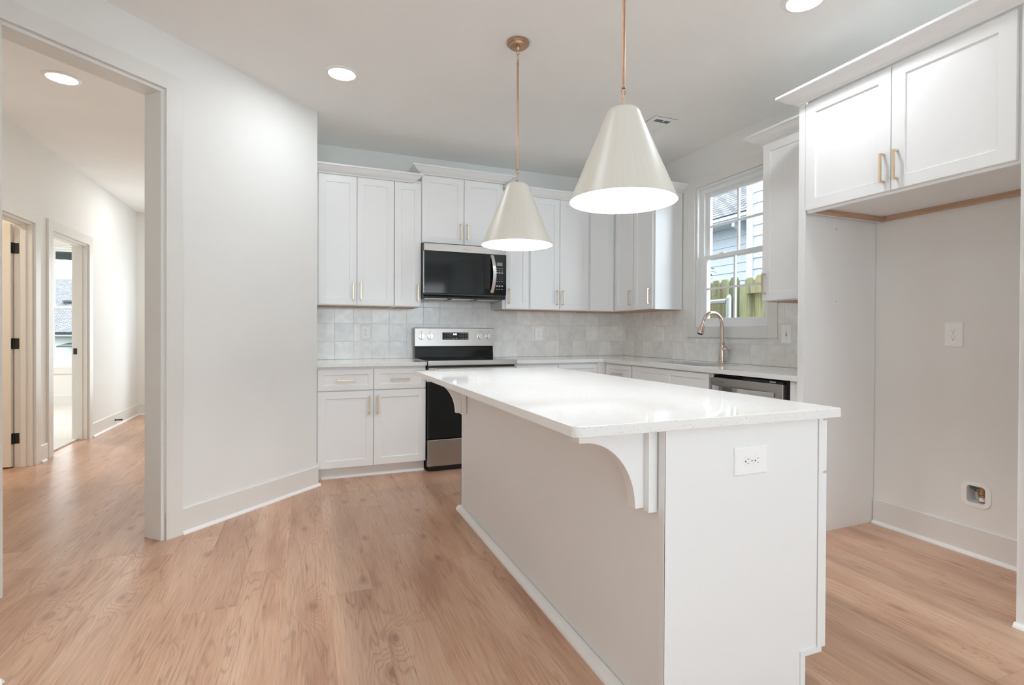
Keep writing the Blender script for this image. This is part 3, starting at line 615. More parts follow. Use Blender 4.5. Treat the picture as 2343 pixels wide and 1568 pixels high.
# faucet, warm nickel, spout over the basin
fx, fy = 3.166, 3.357
t = thing('faucet', 'tall gooseneck pull-down faucet with side lever on the counter below the window', 'faucet', (fx, fy, CZ1))
B().lathe([(0, 0), (.031, 0), (.032, .006), (.029, .012), (.030, .018), (.027, .024), (.0275, .03), (.024, .09), (.0205, .135), (.0195, .15), (.0215, .153), (.0215, .170), (.017, .176), (0, .177)], n=32).build('base', MNI, t, smooth=True)
pts = [(0, 0, .175), (-.001, 0, .22), (-.003, 0, .27)]; R_ = .098
for i in range(1, 17):
    a = PI*i/16*.92; pts.append((-.003-R_*(1-math.cos(a)), 0, .315+R_*math.sin(a)))
B().tube(pts, [.0155]*3+[.0150]*16, 24).build('spout', MNI, t, smooth=True)
e0 = Vector(pts[-1]); dd = (Vector(pts[-1])-Vector(pts[-2])).normalized()
sp_ = B().tube([e0, e0+dd*.004, e0+dd*.03, e0+dd*.07, e0+dd*.098, e0+dd*.104], [.0158, .0165, .0185, .0235, .0265, .0245], 28).build('spray_head', MNI, t, smooth=True)
B().tube([e0+dd*.1042, e0+dd*.108], [.0205, .019], 20).build('spray_face', MBP, sp_, smooth=True)
lv = B().tube([(0, -.018, .118), (0, -.045, .118), (0, -.052, .117)], [.017, .019, .010], 24).build('lever_hub', MNI, t, smooth=True)
B().tube([(0, -.030, .134), (-.010, -.055, .128), (-.022, -.085, .117), (-.028, -.105, .112)], [.006, .0085, .006, .0045], 16).build('lever', MNI, lv, smooth=True)

# ---------------------------------------------------------------- range
t = thing('range', 'freestanding stainless electric range with black glass door and raised control panel', 'range', (.9285, 4.262, 0)); RW = .7845
B().box(.004, RW-.006, .045, .655, .03, .905).build('body', MBP, t, bev=.002)
B().prism([(.0, .905), (.0, .912), (.018, .922), (.635, .922), (.635, .905)], .0, RW, 'yz').build('cooktop', MBG, t, bev=.001)
fr_ = B(); fr_.box(-.0005, RW+.0005, -.006, .014, .8815, .9235); fr_.build('front_trim', MST, t, bev=.004, seg=3)
dr = B(); dr.box(.002, RW-.004, .0, .044, .278, .866); do = dr.build('oven_door', MBG, t, bev=.003)
B().box(.004, RW-.006, -.0016, -.0002, .833, .864).build('door_top_band', MST, do)
hb = B(); hb.tube([(.06, -.048, .851), (RW-.055, -.048, .851)], .0125, 20); hb.box(.045, .075, -.055, -.0018, .842, .862).box(RW-.075, RW-.045, -.055, -.0018, .842, .862); hb.build('oven_handle', MSH, do, smooth=False, bev=.002)
dw = B(); dw.box(.002, RW-.004, .002, .044, .052, .270); dw.build('storage_drawer', MST, t, bev=.003)
B().box(.02, RW-.02, .06, .6, .0, .03).build('plinth', MBP, t)
bgd = B(); bgd.prism([(.575, .923), (.590, 1.03), (.655, 1.03), (.655, .923)], .003, RW-.020, 'yz'); bgd.build('rear_glass_panel', MBG, t)
cp = B(); cp.prism([(.567, 1.028), (.578, 1.196), (.590, 1.201), (.656, 1.201), (.656, 1.028)], .0, RW-.0145, 'yz'); cpo = cp.build('control_panel', MST, t, bev=.002)
def face_y(z): return .567+(z-1.028)*(.011/.168)
for kx in (.062, .143, .632, .716):
    k = B(); zc = 1.121; yy = face_y(zc)
    k.tube([(kx, yy-.0002, zc), (kx, yy-.004, zc), (kx, yy-.0045, zc), (kx, yy-.020, zc)], [.0305, .0305, .027, .0245], 36); ko = k.build('knob', MSH, cpo, smooth=True)
    B().box(kx-.0045, kx+.0045, yy-.033, yy-.0202, zc-.026, zc+.026).build('knob_grip', MSH, ko, bev=.001); B().box(kx+.0046, kx+.0066, yy-.0206, yy-.0202, zc-.0235, zc+.0235).box(kx-.0066, kx-.0046, yy-.0206, yy-.0202, zc-.0235, zc+.0235).build('knob_recess', MSLOT, ko)
    B().box(kx-.001, kx+.001, yy+.0008, yy+.0016, zc+.036, zc+.050).build('knob_mark', MSLOT, cpo)
zc = 1.124; yy = face_y(1.09)
ds = B(); ds.prism([(face_y(1.157)-.0015, 1.157), (face_y(1.157)+.002, 1.157), (face_y(1.089)+.002, 1.089), (face_y(1.089)-.0015, 1.089)], .259, .512, 'yz'); dso = ds.build('display', MBG, cpo)
text_obj('5:02', .022, 'clock_digits', MDIG, dso, (.380, face_y(1.14)-.0022, 1.140))
rnd = random.Random(4); bt = B()
for cx_ in (.285, .312, .338, .430, .447, .463, .486, .500):
    for cz_ in (1.146, 1.124, 1.101):
        wv = .004+rnd.random()*.005; bt.box(cx_-wv, cx_+wv, face_y(cz_)-.0022, face_y(cz_)-.0015, cz_-.0016, cz_+.0016)
bt.box(.355, .375, face_y(1.1)-.0022, face_y(1.1)-.0016, 1.099, 1.103).box(.385, .405, face_y(1.1)-.0022, face_y(1.1)-.0016, 1.099, 1.103); bt.build('button_legends', MTXT, dso)

# ---------------------------------------------------------------- microwave
mx0 = .9405; t = thing('microwave', 'over-the-range microwave with black glass door above the stove', 'microwave', (mx0, 4.505, 0)); MWd = .7605
B().box(.0, MWd, .028, .4235, 1.462, 1.928).build('body', MBP, t, bev=.002)
tp = B(); tp.box(.003, MWd, 0, .0275, 1.867, 1.929); to = tp.build('top_vent_trim', MST, t, bev=.002)
text_obj('Whirlpool', .019, 'logo', MLOGO, to, (.385, -.0008, 1.895), shear=.25)
dr = B(); dr.box(.003, .640, 0, .0275, 1.500, 1.865); do = dr.build('door', MBG, t, bev=.002)
B().box(.001, .0028, .001, .027, 1.500, 1.865).build('door_edge_trim', MSH, do)
hb = B(); N_ = 14; fa = []; 
for i in range(N_+1):
    u = i/N_; z = 1.516+u*.343; bow = math.sin(PI*u); fa.append((z, -.012-.030*bow, .006+.030*bow*1.0))
ps = [(z, y) for z, y, _ in fa]; 
# bowed handle: curved strip 32 mm wide
V = []
for z, y, _ in fa:
    xo = .016*math.sin(PI*(z-1.516)/.343); V.append([hb.bm.verts.new(p) for p in ((.604+xo, y, z), (.634+xo, y, z), (.634+xo, y+.010, z), (.604+xo, y+.010, z))])
for a, c in zip(V, V[1:]):
    for k in range(4): hb.bm.faces.new((a[k], a[(k+1) % 4], c[(k+1) % 4], c[k]))
hb.bm.faces.new(V[0]); hb.bm.faces.new(V[-1][::-1]); hb.box(.606, .632, -.003, -.0002, 1.518, 1.54).box(.606, .632, -.003, -.0002, 1.836, 1.858); hb.build('handle', MSH, do, smooth=False, bev=.001)
cpn = B(); cpn.box(.642, MWd, 0, .0275, 1.500, 1.865); cpo = cpn.build('control_panel', MBG, t, bev=.002)
B().box(.668, .722, -.0012, -.0003, 1.766, 1.796).build('display', MLCD, cpo)
bt = B()
for r_, zz in enumerate((1.742, 1.722, 1.702, 1.676, 1.659, 1.642, 1.624, 1.582, 1.552)):
    for c_ in range(3):
        xx = .670+c_*.0245; big = r_ in (2, 7); wv = (.008 if big else .0065) if r_ < 3 or r_ > 5 else .0018; hv = .0045 if big else .0019
        bt.box(xx-wv, xx+wv, -.0012, -.0003, zz-hv, zz+hv)
bt.build('button_legends', MTXT, cpo)
un_ = B(); un_.prism([(.006, 1.4985), (.006, 1.486), (.04, 1.4605), (.4, 1.4605), (.4, 1.4615), (.0282, 1.4985)], .004, MWd-.004, 'yz'); un_.build('lower_grille', MBP, t)
vs = B()
for i in range(3): vs.box(.03+i*.245, .235+i*.245, .10, .30, 1.4545, 1.4600)
vs.build('filter_vents', MSV, t)

# ---------------------------------------------------------------- fridge bay: panel, overhead cabinet, pantry beside it
FX = 2.604                                                   # face of deep doors
t = thing('tall_gable', 'tall white side panel between the counter run and the empty fridge bay', 'panel', (FX, 2.155, 0))
p_ = B(); p_.box(.016, XR-FX-.0035, 0, .0195, 0, 2.457); p_.build('panel', MK, t, bev=.0008)
p_ = B(); p_.box(.0006, .0155, -.018, .0205, 0, 2.457); p_.build('front_stile', MK, t, bev=.001)
for (x_, z_, c_) in ((.285, 1.775, MSLOT), (.29, 1.35, MSLG)): B().tube([(x_, -.0006, z_), (x_, -.0001, z_)], .0035, 10).build('screw_hole', c_, t)
t = thing('fridge_cabinet', 'deep two-door white cabinet over the empty fridge bay', 'cabinet', (FX, 2.1365, 0), -PI/2); Wf = .967
b = B(); b.box(.001, Wf-.001, .0205, .040, 1.838, 2.487).box(.001, .018, .040, .632, 1.838, 2.487).box(Wf-.018, Wf-.001, .040, .632, 1.838, 2.487).box(.018, Wf-.018, .040, .632, 1.872, 2.487); b.build('cabinet_body', MK, t)
b = B(); b.box(.0185, Wf-.0185, .0415, .6095, 1.866, 1.8715); b.build('underside_panel', ML, t)
o = B().box(.0185, Wf-.0185, .612, .6315, 1.838, 1.871).build('hanging_rail', MBKY, t); o['label'] = 'bare birch plywood rail'
o = B().box(.0185, .036, .0415, .611, 1.838, 1.8655).build('side_rail', MBKX, t); o['label'] = 'bare birch plywood rail'
for xx in (.05, .50): B().tube([(xx, .6118, 1.856), (xx, .6105, 1.856)], .006, 10).build('screw', MVB, t)
shaker('door', t, .004, .472-g, 1.852, 2.448, .472-g-HX, 1.852+.112, st=.060); shaker('door', t, .472+g, .954, 1.852, 2.448, .472+g+HX, 1.852+.112, st=.060)
crown('large crown moulding on the deep cabinet over the fridge bay', [(FX+.08, 2.177), (FX-.0005, 2.177), (FX-.0005, .60)], CZ+.001)
t = thing('pantry_cabinet', 'tall white pantry cabinet at the right edge, beyond the fridge bay', 'cabinet', (FX, 1.166, 0), -PI/2)
B().box(.0, .56, .001, .634, 0, 2.457).build('cabinet_body', MK, t, bev=.001)
shaker('door', t, .03, .53, .15, 1.40, .06, 1.25).location.y = -.019; shaker('door', t, .03, .53, 1.41, 2.44, .06, 1.55).location.y = -.019
b = B(); b.prism([(.0008, 0), (-.018, 0)]+[(.0005-.018*math.cos(rad(a)), .019*math.sin(rad(a))) for a in (20, 40, 60, 80)]+[(.0005, .019)], -.003, .56, 'yz'); b.build('shoe_moulding', MTS, t)

# ---------------------------------------------------------------- island
ix0, iy0, ixr = .949, 1.2265, 1.565; iy1 = 3.316
t = thing('island', 'large white kitchen island with bracketed overhang, in the foreground', 'island', (0, 0, 0))
B().prism([(ix0+.004, 0), (ix0+.004, .8835), (ixr, .8835), (ixr, .118), (1.49, .118), (1.49, 0)], iy0+.004, iy1-.001, 'xz').build('body', MI, t)
B().box(ix0, ix0+.0038, iy0+.0225, iy1-.0205, .0, .8835).build('back_panel', MI, t)
B().prism([(ix0+.0205, 0), (ix0+.0205, .8835), (ixr, .8835), (ixr, .120), (1.489, .120), (1.489, 0)], iy0, iy0+.0038, 'xz').build('end_panel', MK, t)
tr = B(); tr.box(ix0-.003, ix0+.020, iy0-.0035, iy0+.0002, 0, .8835).box(ix0-.0035, ix0+.0005, iy0-.0035, iy0+.022, 0, .8835); tr.build('corner_trim', MK, t, bev=.0008)
tr = B(); tr.box(ix0-.0035, ix0+.004, iy1-.020, iy1+.003, 0, .8835).box(ix0-.0035, ix0+.02, iy1-.0005, iy1+.003, 0, .8835); tr.build('corner_trim', MK, t, bev=.0008)
tr = B(); tr.box(1.489, 1.509, iy0-.006, iy0+.004, .0, .103).box(1.489, 1.566, iy0-.006, iy0+.004, .1032, .121); tr.build('toe_trim', MK, t, bev=.001)
ff = B(); ff.box(ixr+.003, ixr+.0225, iy0-.003, iy1, .100, .8835); ff.build('face_frame', MK, t, bev=.0008)
n_ = 4; dy = (iy1-iy0-.004)/n_
for i in range(n_):
    ya = iy0-.003+.002+i*dy; e = thing('x', 'x', 'x'); del e['label']; del e['category']; bpy.data.objects.remove(e)
    for nm, za, zb in (('drawer', .700, .870), ('door', .114, .692)):
        b = B(); shaker_bm(b, 0, dy-.004, za, zb, st=.040 if nm == 'drawer' else .057); o = b.build(nm, MK, t, bev=.0012); o.location = (ixr+.0225+.0197, ya, 0); o.rotation_euler = (0, 0, PI/2)
        if nm == 'drawer': handle(o, (dy-.004)/2, .785, vertical=False)
        else: handle(o, HX if i % 2 else dy-.004-HX, .58)
B().prism([(ix0-.0037, 0), (ix0-.038, 0)]+[(ix0-.0037-.034*math.cos(rad(a)), .026*math.sin(rad(a))) for a in (18, 36, 54, 72)]+[(ix0-.0037, .026)], iy0+.002, iy1+.016, 'xz').build('shoe_moulding', MTS, t, smooth=False)
def corbel(yc):
    zt = .8832; xa = .700; zb = .645; xb = .9155
    pts = [(xb, zt), (xa, zt), (xa, .848), (xa+.016, .848)]
    R1, R2 = (xb-.030)-(xa+.016), .848-zb
    for i in range(1, 25): a = PI/2*i/24; pts.append((xa+.016+R1*math.sin(a), zb+R2*math.cos(a)))
    pts += [(xb, zb)]
    o = B(); o.prism(pts, yc-.0195, yc+.0195, 'xz'); co = o.build('corbel', MK, t, bev=.0008)
    B().box(xb+.0005, ix0-.0036, yc-.042, yc+.042, .636, zt).build('corbel_back_plate', MK, co, bev=.0008)
corbel(1.298); corbel(3.250)
tag(top_slab('island_countertop', rounded([(.636, 1.185), (1.6265, 1.185), (1.6265, 3.353), (.636, 3.353)], [.030, .012, .012, .030], 8), CZ0, CZ1, bev=.0025), 'glossy white quartz island countertop with rounded corners', 'countertop')

# ---------------------------------------------------------------- outlets and switches (local: face towards -y)
def outlet(label, loc, rz, rot90=False, big=True, toggle=False, group='white wall outlets'):
    t = thing('outlet' if not toggle else 'light_switch', label, 'outlet' if not toggle else 'switch', loc, rz, None if toggle else group); w_, h_ = .088, .133
    if rot90: t.rotation_euler = (0, PI/2*-1, rz)
    pt = rrect(0, 0, w_, h_, .004, 3); pi_ = rrect(0, 0, w_-.010, h_-.010, .003, 3); b = B()
    A = [b.bm.verts.new((x, -.0004, z)) for x, z in pt]; Bv = [b.bm.verts.new((x, -.0030, z)) for x, z in pt]; Cv = [b.bm.verts.new((x, -.0062, z)) for x, z in pi_]; n = len(pt)
    for a_, c_ in ((A, Bv), (Bv, Cv)):
        for i in range(n): b.bm.faces.new((a_[i], a_[(i+1) % n], c_[(i+1) % n], c_[i]))
    b.bm.faces.new(A[::-1]); b.bm.faces.new(Cv); b.build('cover_plate', MPW, t)
    if toggle:
        B().box(-.006, .006, -.0072, -.0063, -.013, .013).build('toggle_slot', MSLG, t); B().prism([(-.0063, -.004), (-.0063, .006), (-.017, .011), (-.018, .006)], -.0035, .0035, 'yz').build('toggle', MPW, t)
        for z_ in (-.03, .03): B().tube([(0, -.0063, z_), (0, -.0072, z_)], .0028, 10).build('screw', MSLG, t)
        return t
    for zc in (.0195, -.0195):
        pts = []
        for i in range(40):
            a = 2*PI*i/40; x_ = .0172*math.cos(a); z_ = max(-.0138, min(.0138, .0172*math.sin(a))); pts.append((x_, zc+z_))
        f = B(); f.prism(pts, -.0063, -.0078, 'xz'); fo = f.build('receptacle', MPW, t, bev=.0004)
        s_ = B(); s_.box(-.0075, -.0055, -.0082, -.0079, zc-.0005, zc+.0075).box(.0055, .0075, -.0082, -.0079, zc, zc+.0070); s_.build('blade_slots', MSLG, fo)
        B().tube([(0, -.0079, zc-.0075), (0, -.0083, zc-.0075)], .0027, 10).build('ground_hole', MSLOT, fo)
    B().tube([(0, -.0063, 0), (0, -.0072, 0)], .0026, 10).build('screw', MSLG, t)
    return t
outlet('white duplex outlet on the tile left of the range', (.503, YB-.0101, 1.156), 0)
outlet('white duplex outlet on the tile right of the range, back wall', (2.215, YB-.0101, 1.146), 0)
outlet('white outlet on the side-wall tile, left of the window', (XR-.0101, 4.245, 1.154), -PI/2)
outlet('white outlet high on the painted wall inside the fridge bay', (XR-.0003, 1.730, 1.158), -PI/2)
outlet('white toggle switch on the tile right of the window', (XR-.0101, 2.787, 1.153), -PI/2, toggle=True)
o = outlet('white outlet mounted sideways on the island end panel', (1.2715, iy0-.0002, .7645), 0); o.rotation_euler = (0, PI/2, 0)

# ice-maker valve box low in the fridge bay
t = thing('water_valve_box', 'recessed white valve box with brass valve, low on the fridge bay wall', 'valve box', (XR-.0003, 1.621, .3205), -PI/2)
o_ = rrect(0, 0, .134, .130, .040, 8); i_ = rrect(0, 0, .082, .090, .016, 8); b = B(); n = len(o_)
A = [b.bm.verts.new((x, -.0004, z)) for x, z in o_]; A2 = [b.bm.verts.new((x*.985, -.0055, z*.985)) for x, z in o_]; I1 = [b.bm.verts.new((x, -.0055, z)) for x, z in i_]; I2 = [b.bm.verts.new((x*.97, -.0006, z*.97)) for x, z in i_]
for a_, c_ in ((A, A2), (A2, I1), (I1, I2)):
    for i in range(n): b.bm.faces.new((a_[i], a_[(i+1) % n], c_[(i+1) % n], c_[i]))
b.build('frame', MPW, t)
b = B(); P0 = rrect(0, 0, .0805, .0885, .016, 8); P1 = rrect(0, 0, .078, .086, .016, 8)
A = [b.bm.verts.new((x, -.0010, z)) for x, z in P0]; A2 = [b.bm.verts.new((x, .070, z)) for x, z in P1]
for i in range(len(A)): b.bm.faces.new((A[i], A[(i+1) % len(A)], A2[(i+1) % len(A)], A2[i]))
b.bm.faces.new(A2); b.build('recess_box', ML, t)
v_ = B(); v_.tube([(.012, .030, -.002), (.012, .030, .036)], .0135, 16).tube([(.010, .030, .024), (-.008, .008, .022)], .0085, 14); v_.tube([(.012, .030, -.014), (.012, .030, -.003)], .0175, 8); vo = v_.build('valve', MVB, t, smooth=False)
B().tube([(-.0082, .0078, .022), (-.0085, .0074, .022)], .0045, 10).build('valve_bore', MSLOT, vo)
B().tube([(.012, .030, -.0145), (.012, .030, -.036)], .0125, 18).build('tag_sleeve', MPW, t); B().tube([(.012, .030, -.0365), (.012, .030, -.0405)], .0128, 18).build('tag_band', MRED, t)
B().box(-.034, -.002, .012, .022, .024, .034).build('valve_handle', MGN, t, bev=.002)

# ---------------------------------------------------------------- pendants
def pendant(label, x, y):
    t = thing('pendant_light', label, 'pendant light', (x, y, 0), 0, 'cone pendants over the island'); zr = 1.652; zt = zr+.350
    B().lathe([(0, H-.0005), (.062, H-.0005), (.064, H-.004), (.064, H-.014), (.060, H-.017), (.053, H-.018), (.051, H-.026), (.047, H-.029), (.013, H-.030), (.011, H-.044), (.007, H-.050), (0, H-.050)], n=48).build('canopy', MAB, t, smooth=True)
    c = B(); X, Y, Z = (1, 0, 0), (0, 1, 0), (0, 0, 1)
    c.ring((0, 0, H-.060), X, Z, .008, .011, .0022).ring((0, 0, H-.086), Vector((.8, .6, 0)), Z, .0085, .019, .0018).ring((0, 0, H-.108), Vector((.6, -.8, 0)), Z, .006, .0085, .0018); c.build('top_chain', MAB, t, smooth=True)
    rd_ = B(); rd_.tube([(0, 0, H-.114), (0, 0, zt+.078)], .0058, 16).tube([(0, 0, H-.114), (0, 0, H-.132)], .0068, 16).tube([(0, 0, zt+.078), (0, 0, zt+.088)], .0072, 16); rd_.build('rod', MAB, t, smooth=True)
    c = B(); c.ring((0, 0, zt+.066), X, Z, .0085, .0105, .0024).ring((0, 0, zt+.036), Vector((.7, .7, 0)), Z, .0078, .023, .0018).ring((0, 0, zt+.008), X, Z, .010, .011, .0022); c.build('lower_chain', MAB, t, smooth=True)
    pr = [(0, zt+.0005), (.030, zt), (.050, zt-.003), (.058, zt-.008), (.064, zt-.016), (.0675, zt-.028), (.2005, zr+.004), (.2025, zr), (.2005, zr+.0002), (.1985, zr+.004), (.066, zt-.030), (.060, zt-.020), (.03, zt-.012), (0, zt-.011)]
    s = B().lathe(pr[:9], n=96).build('shade', MSH2, t, smooth=True)
    B().lathe([(.2002, zr+.0002), (.1985, zr+.004), (.065, zt-.030), (.056, zt-.018), (.03, zt-.012), (0, zt-.011)], n=96).build('shade_lining', MIN, s, smooth=True)
    B().lathe([(0, zt-.012), (.018, zt-.012), (.018, zt-.06), (.014, zt-.075), (0, zt-.075)], n=20).build('socket', MAB, t, smooth=True)
    B().lathe([(0, zt-.0755), (.013, zt-.076), (.017, zt-.09), (.029, zt-.125), (.030, zt-.14), (.024, zt-.160), (.010, zt-.171), (0, zt-.173)], n=24).build('bulb', MBU, t, smooth=True)
    l = bpy.data.lights.new('pendant_lamp', 'POINT'); l.energy = 31; l.color = (.92, .955, 1.0); l.shadow_soft_size = .035; lo = bpy.data.objects.new('pendant_lamp', l); C.objects.link(lo); lo.location = (x, y, zr+.13)
    return t
pendant('cream metal cone pendant nearer the range, its ceiling canopy visible', 1.108, 2.765)
pendant('cream metal cone pendant looking larger, nearer the camera', 1.108, 1.692)

# recessed ceiling lights
def can(label, x, y, e=6, col=(.90, .95, 1.0)):
    t = thing('recessed_light', label, 'ceiling light', (x, y, 0), 0, 'recessed ceiling lights')
    B().lathe([(.083, H-.0005), (.101, H-.0005), (.100, H-.004), (.090, H-.0085), (.083, H-.0085), (.081, H-.006), (.083, H-.0005)], n=48).build('trim_ring', MPW, t, smooth=True)
    B().lathe([(0, H-.0075), (.04, H-.0075), (.0805, H-.006), (.0805, H-.001), (0, H-.001)], n=48).build('lens', MLE, t, smooth=True)
    area_light('ceiling_area_light', (x, y, H-.012), (0, 0, -1), .15, .15, e, col, 'DISK')
    return t
can('round recessed ceiling light above the floor left of the island', .211, 3.53)
can('round recessed ceiling light at the top right, above the fridge bay', 2.268, 1.868, 7)
can('round recessed ceiling light in the hall beyond the opening', -1.465, 4.305, 6, (.99, .97, .95))
for x_, y_ in ((.211, 1.87), (-1.3, -1.6), (1.3, -2.4)): area_light('ceiling_area_light', (x_, y_, H-.002), (0, 0, -1), .15, .15, 4, (.86, .93, 1.0), 'DISK')
area_light('ceiling_area_light', (-3.3, 5.0, H-.004), (0, 0, -1), .15, .15, 20, (1, .86, .68), 'DISK')
area_light('ceiling_area_light', (-3.6, 8.2, H-.004), (0, 0, -1), .3, .3, 50, (1, .99, .97), 'DISK')  # added fill to brighten the bedroom, no known fixture
area_light('ceiling_area_light', (-1.46, 7.4, H-.002), (0, 0, -1), .15, .15, 8, (.98, .97, .96), 'DISK')

# ceiling register
t = thing('ceiling_vent', 'white rectangular air register in the ceiling behind the right pendant', 'vent', (2.437, 3.283, H))
vw, vl = .206, .36
b = B(); b.box(0, vw, 0, vl, -.003, -.0005); b.build('backing', MCD, t)
b = B(); fr = .036
b.box(0, fr, 0, vl, -.008, -.0031).box(vw-fr, vw, 0, vl, -.008, -.0031).box(fr, vw-fr, 0, fr, -.008, -.0031).box(fr, vw-fr, vl-fr, vl, -.008, -.0031).box(fr, vw-fr, fr+.052, fr+.060, -.008, -.0031); b.build('frame', MPW, t, bev=.0015)
for i in range(10):
    yy = fr+.064+i*.0215; b = B(); b.prism([(yy, -.0032), (yy+.012, -.010), (yy+.0145, -.010), (yy+.0025, -.0032)], fr+.001, vw-fr-.001, 'yz'); b.build('louver', MPW, t)
B().box(.10, .108, fr-.01, fr+.02, -.012, -.0081).build('damper_lever', MPW, t)

# ---------------------------------------------------------------- outside
struct(B().prism([(3.6, -4), (30, -4), (30, 45), (-30, 45), (-30, 10.9), (3.6, 10.9)], -.55, -.45).build('ground', MGR))
def siding_wall(b, p0, p1, z0, z1, n, step=.178):
    p0 = Vector(p0); p1 = Vector(p1); n = Vector(n); z = z0
    while z < z1-1e-4:
        zt = min(z+step, z1); k = (zt-z)/step
        pr = [(.022, z), (.022, z+.004), (.004+.018*(1-k), zt), (0, zt), (0, z)]
        A = [b.bm.verts.new((*(p0+n*x), zz)) for x, zz in pr]; E_ = [b.bm.verts.new((*(p1+n*x), zz)) for x, zz in pr]
        b.bm.faces.new(A); b.bm.faces.new(E_[::-1])
        for i in range(5): b.bm.faces.new((A[i], E_[i], E_[(i+1) % 5], A[(i+1) % 5]))
        z = zt
t = thing('neighbor_house', 'pale blue lap-sided house with grey shingle roof, outside the kitchen window', 'house', (0, 0, 0))
b = B(); b.box(6.78, 12, -2, 6.60, -.45, 5.6); siding_wall(b, (6.78, -2), (6.78, 6.50), -.45, 5.6, (-1, 0)); siding_wall(b, (6.78, 6.60), (7.98, 6.60), -.45, 5.6, (0, 1)); b.build('wall', MSID, t)
B().box(6.745, 6.79, 6.50, 6.625, -.45, 5.6).build('corner_board', MSIDT, t)
b = B(); b.box(8.0, 12, 6.60, 16, -.45, 3.45); siding_wall(b, (8.0, 6.62), (8.0, 16), -.45, 3.4, (-1, 0)); b.build('wing_wall', MSID, t)
rf = B(); L_ = 9.4; rl = math.hypot(2.4, 1.65)
rf.box(0, L_, 0, rl, 0, .06); ro = rf.build('roof', MRO, t); ro.rotation_euler = (math.atan2(1.65, 2.4), 0, -PI/2); ro.location = (7.42, 16, 3.36)
B().prism([(7.40, 3.33), (7.43, 3.33), (7.43, 3.40), (7.40, 3.40)], 6.66, 16, 'xz').build('fascia', MSID, t)
B().prism([(7.43, 3.30), (8.0, 3.30), (8.0, 3.32), (7.43, 3.32)], 6.66, 16, 'xz').build('soffit', MSID, t)
for yy in (7.66, 11.6): B().prism([(7.50, 3.30), (7.98, 3.30), (7.98, 3.08), (7.90, 3.08), (7.50, 3.20)], yy, yy+.07, 'xz').build('eave_bracket', MSIDT, t)
b = B(); b.box(9.9, 12, 6.60, 16, 4.6, 8.2); siding_wall(b, (9.9, 6.62), (9.9, 16), 4.6, 8.2, (-1, 0)); b.build('upper_wall', MSID, t)
B().prism([(9.80, 5.05), (9.87, 5.05), (9.87, 5.2), (9.80, 5.2)], 6.62, 16, 'xz').build('upper_trim', MSIDT, t)
# fence
t = thing('fence', 'weathered greenish picket fence behind the kitchen window', 'fence', (4.5, 0, 0)); rp = random.Random(7); k = 0
yy = 3.2
while yy < 7.4:
    w_ = .138; zt = 1.80+rp.uniform(-.02, .02); x_ = -.03 if yy > 4.46 else .05
    b = B(); b.prism([(yy, -.44), (yy+w_, -.44), (yy+w_, zt-.045), (yy+w_-.03, zt), (yy+.03, zt), (yy, zt-.045)], x_, x_+.018, 'yz'); b.build('picket', MPK, t, bev=.001); yy += w_+.006
B().box(-.02, .048, 3.2, 4.388, 1.60, 1.71).build('rail', MPK, t); B().box(-.02, .048, 3.2, 4.33, .2, .31).build('rail', MPK, t)
B().box(-.06, .045, 4.39, 4.455, -.44, 1.70).build('post', MPK, t)
t = thing('gate_frame', 'galvanised steel pipe gate frame in front of the fence', 'gate frame', (4.40, 0, 0))
B().tube([(0, 4.56, -.44), (0, 4.56, 1.56)], .032, 18).build('post', MGA, t, smooth=True); B().tube([(0, 4.595, 1.53), (0, 6.6, 1.53)], .026, 18).build('rail', MGA, t, smooth=True)
B().tube([(0, 4.56, 1.561), (0, 4.56, 1.60)], [.034, .012], 18).build('post_cap', MGA, t, smooth=True)
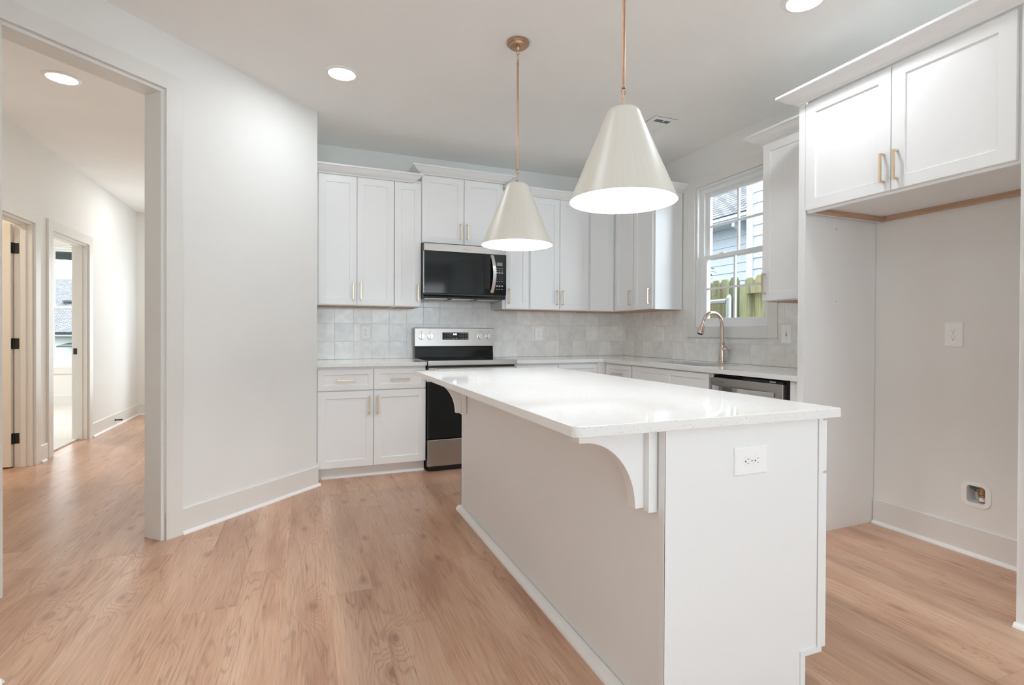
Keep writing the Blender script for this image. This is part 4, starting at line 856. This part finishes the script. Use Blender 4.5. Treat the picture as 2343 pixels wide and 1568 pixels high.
# shrub sprig at the window's left edge
t = thing('shrub', 'small leafy green shrub outside at the left edge of the kitchen window', 'shrub', (4.05, 4.58, -.45)); rs = random.Random(3)
b = B(); b.tube([(0, 0, 0), (.02, .02, .9), (0, .02, 1.6), (-.02, .03, 2.45)], [.02, .014, .009, .003], 8); stm = b.build('stem', MPK, t, smooth=True)
b = B()
for i in range(90):
    z = .5+math.sqrt(rs.random())*1.95; a = rs.random()*2*PI; d = Vector((math.cos(a), math.sin(a), rs.uniform(-.4, .6))).normalized(); p0 = Vector((0, .02, z))+d*rs.uniform(.0, .10); w_ = d.cross(Vector((0, 0, 1))).normalized()*rs.uniform(.012, .02); L_ = rs.uniform(.06, .10)
    v = [b.bm.verts.new(p) for p in (p0, p0+d*L_*.45+w_, p0+d*L_-Vector((0, 0, .01)), p0+d*L_*.45-w_)]; v2 = [b.bm.verts.new(x.co+Vector((0, 0, -.0012))) for x in v]
    b.bm.faces.new(v); b.bm.faces.new(v2[::-1])
    for k in range(4): b.bm.faces.new((v[k], v2[k], v2[(k+1) % 4], v[(k+1) % 4]))
b.build('leaves', MLF, t)
# house seen through the bedroom window
t = thing('neighbor_house', 'white-sided house with broad grey shingle roof, seen through the bedroom window', 'house', (0, 0, 0))
b = B(); b.box(-20, 2, 24.4, 32, -.6, .98); siding_wall(b, (-20, 24.4), (2, 24.4), -.6, .98, (0, -1), .12); b.build('wall', MSIDW, t)
rl = math.hypot(4.2, 2.25)*2; rf = B(); rf.box(0, 44, 0, rl, 0, .12); ro = rf.build('roof', MRO, t); ro.scale = (.5, .5, .5); ro.rotation_euler = (math.atan2(2.25, 4.2), 0, 0); ro.location = (-20, 23.9, 1.06)
B().box(-20, 2, 23.86, 23.9, .92, 1.06).build('gutter', MDB, t)
B().prism([(23.3, .58), (24.37, .66), (24.37, .72), (23.3, .63)], -8.10, -6.9, 'yz').build('awning', MDB, t); B().lathe([(.10, 0), (.10, .16), (.16, .17), (.16, .24), (0, .28)], (-8.68, 26.0, 2.12), 16).build('roof_vent', MDB, t)
t = thing('porch_roof', 'dark porch soffit just outside the top of the bedroom window', 'porch roof', (0, 0, 0)); B().box(-5.3, -2.2, 10.45, 12.6, 2.62, 2.75).build('soffit', MDB, t); B().box(-5.3, -2.2, 12.6, 12.66, 2.52, 2.78).build('beam', MDB, t)
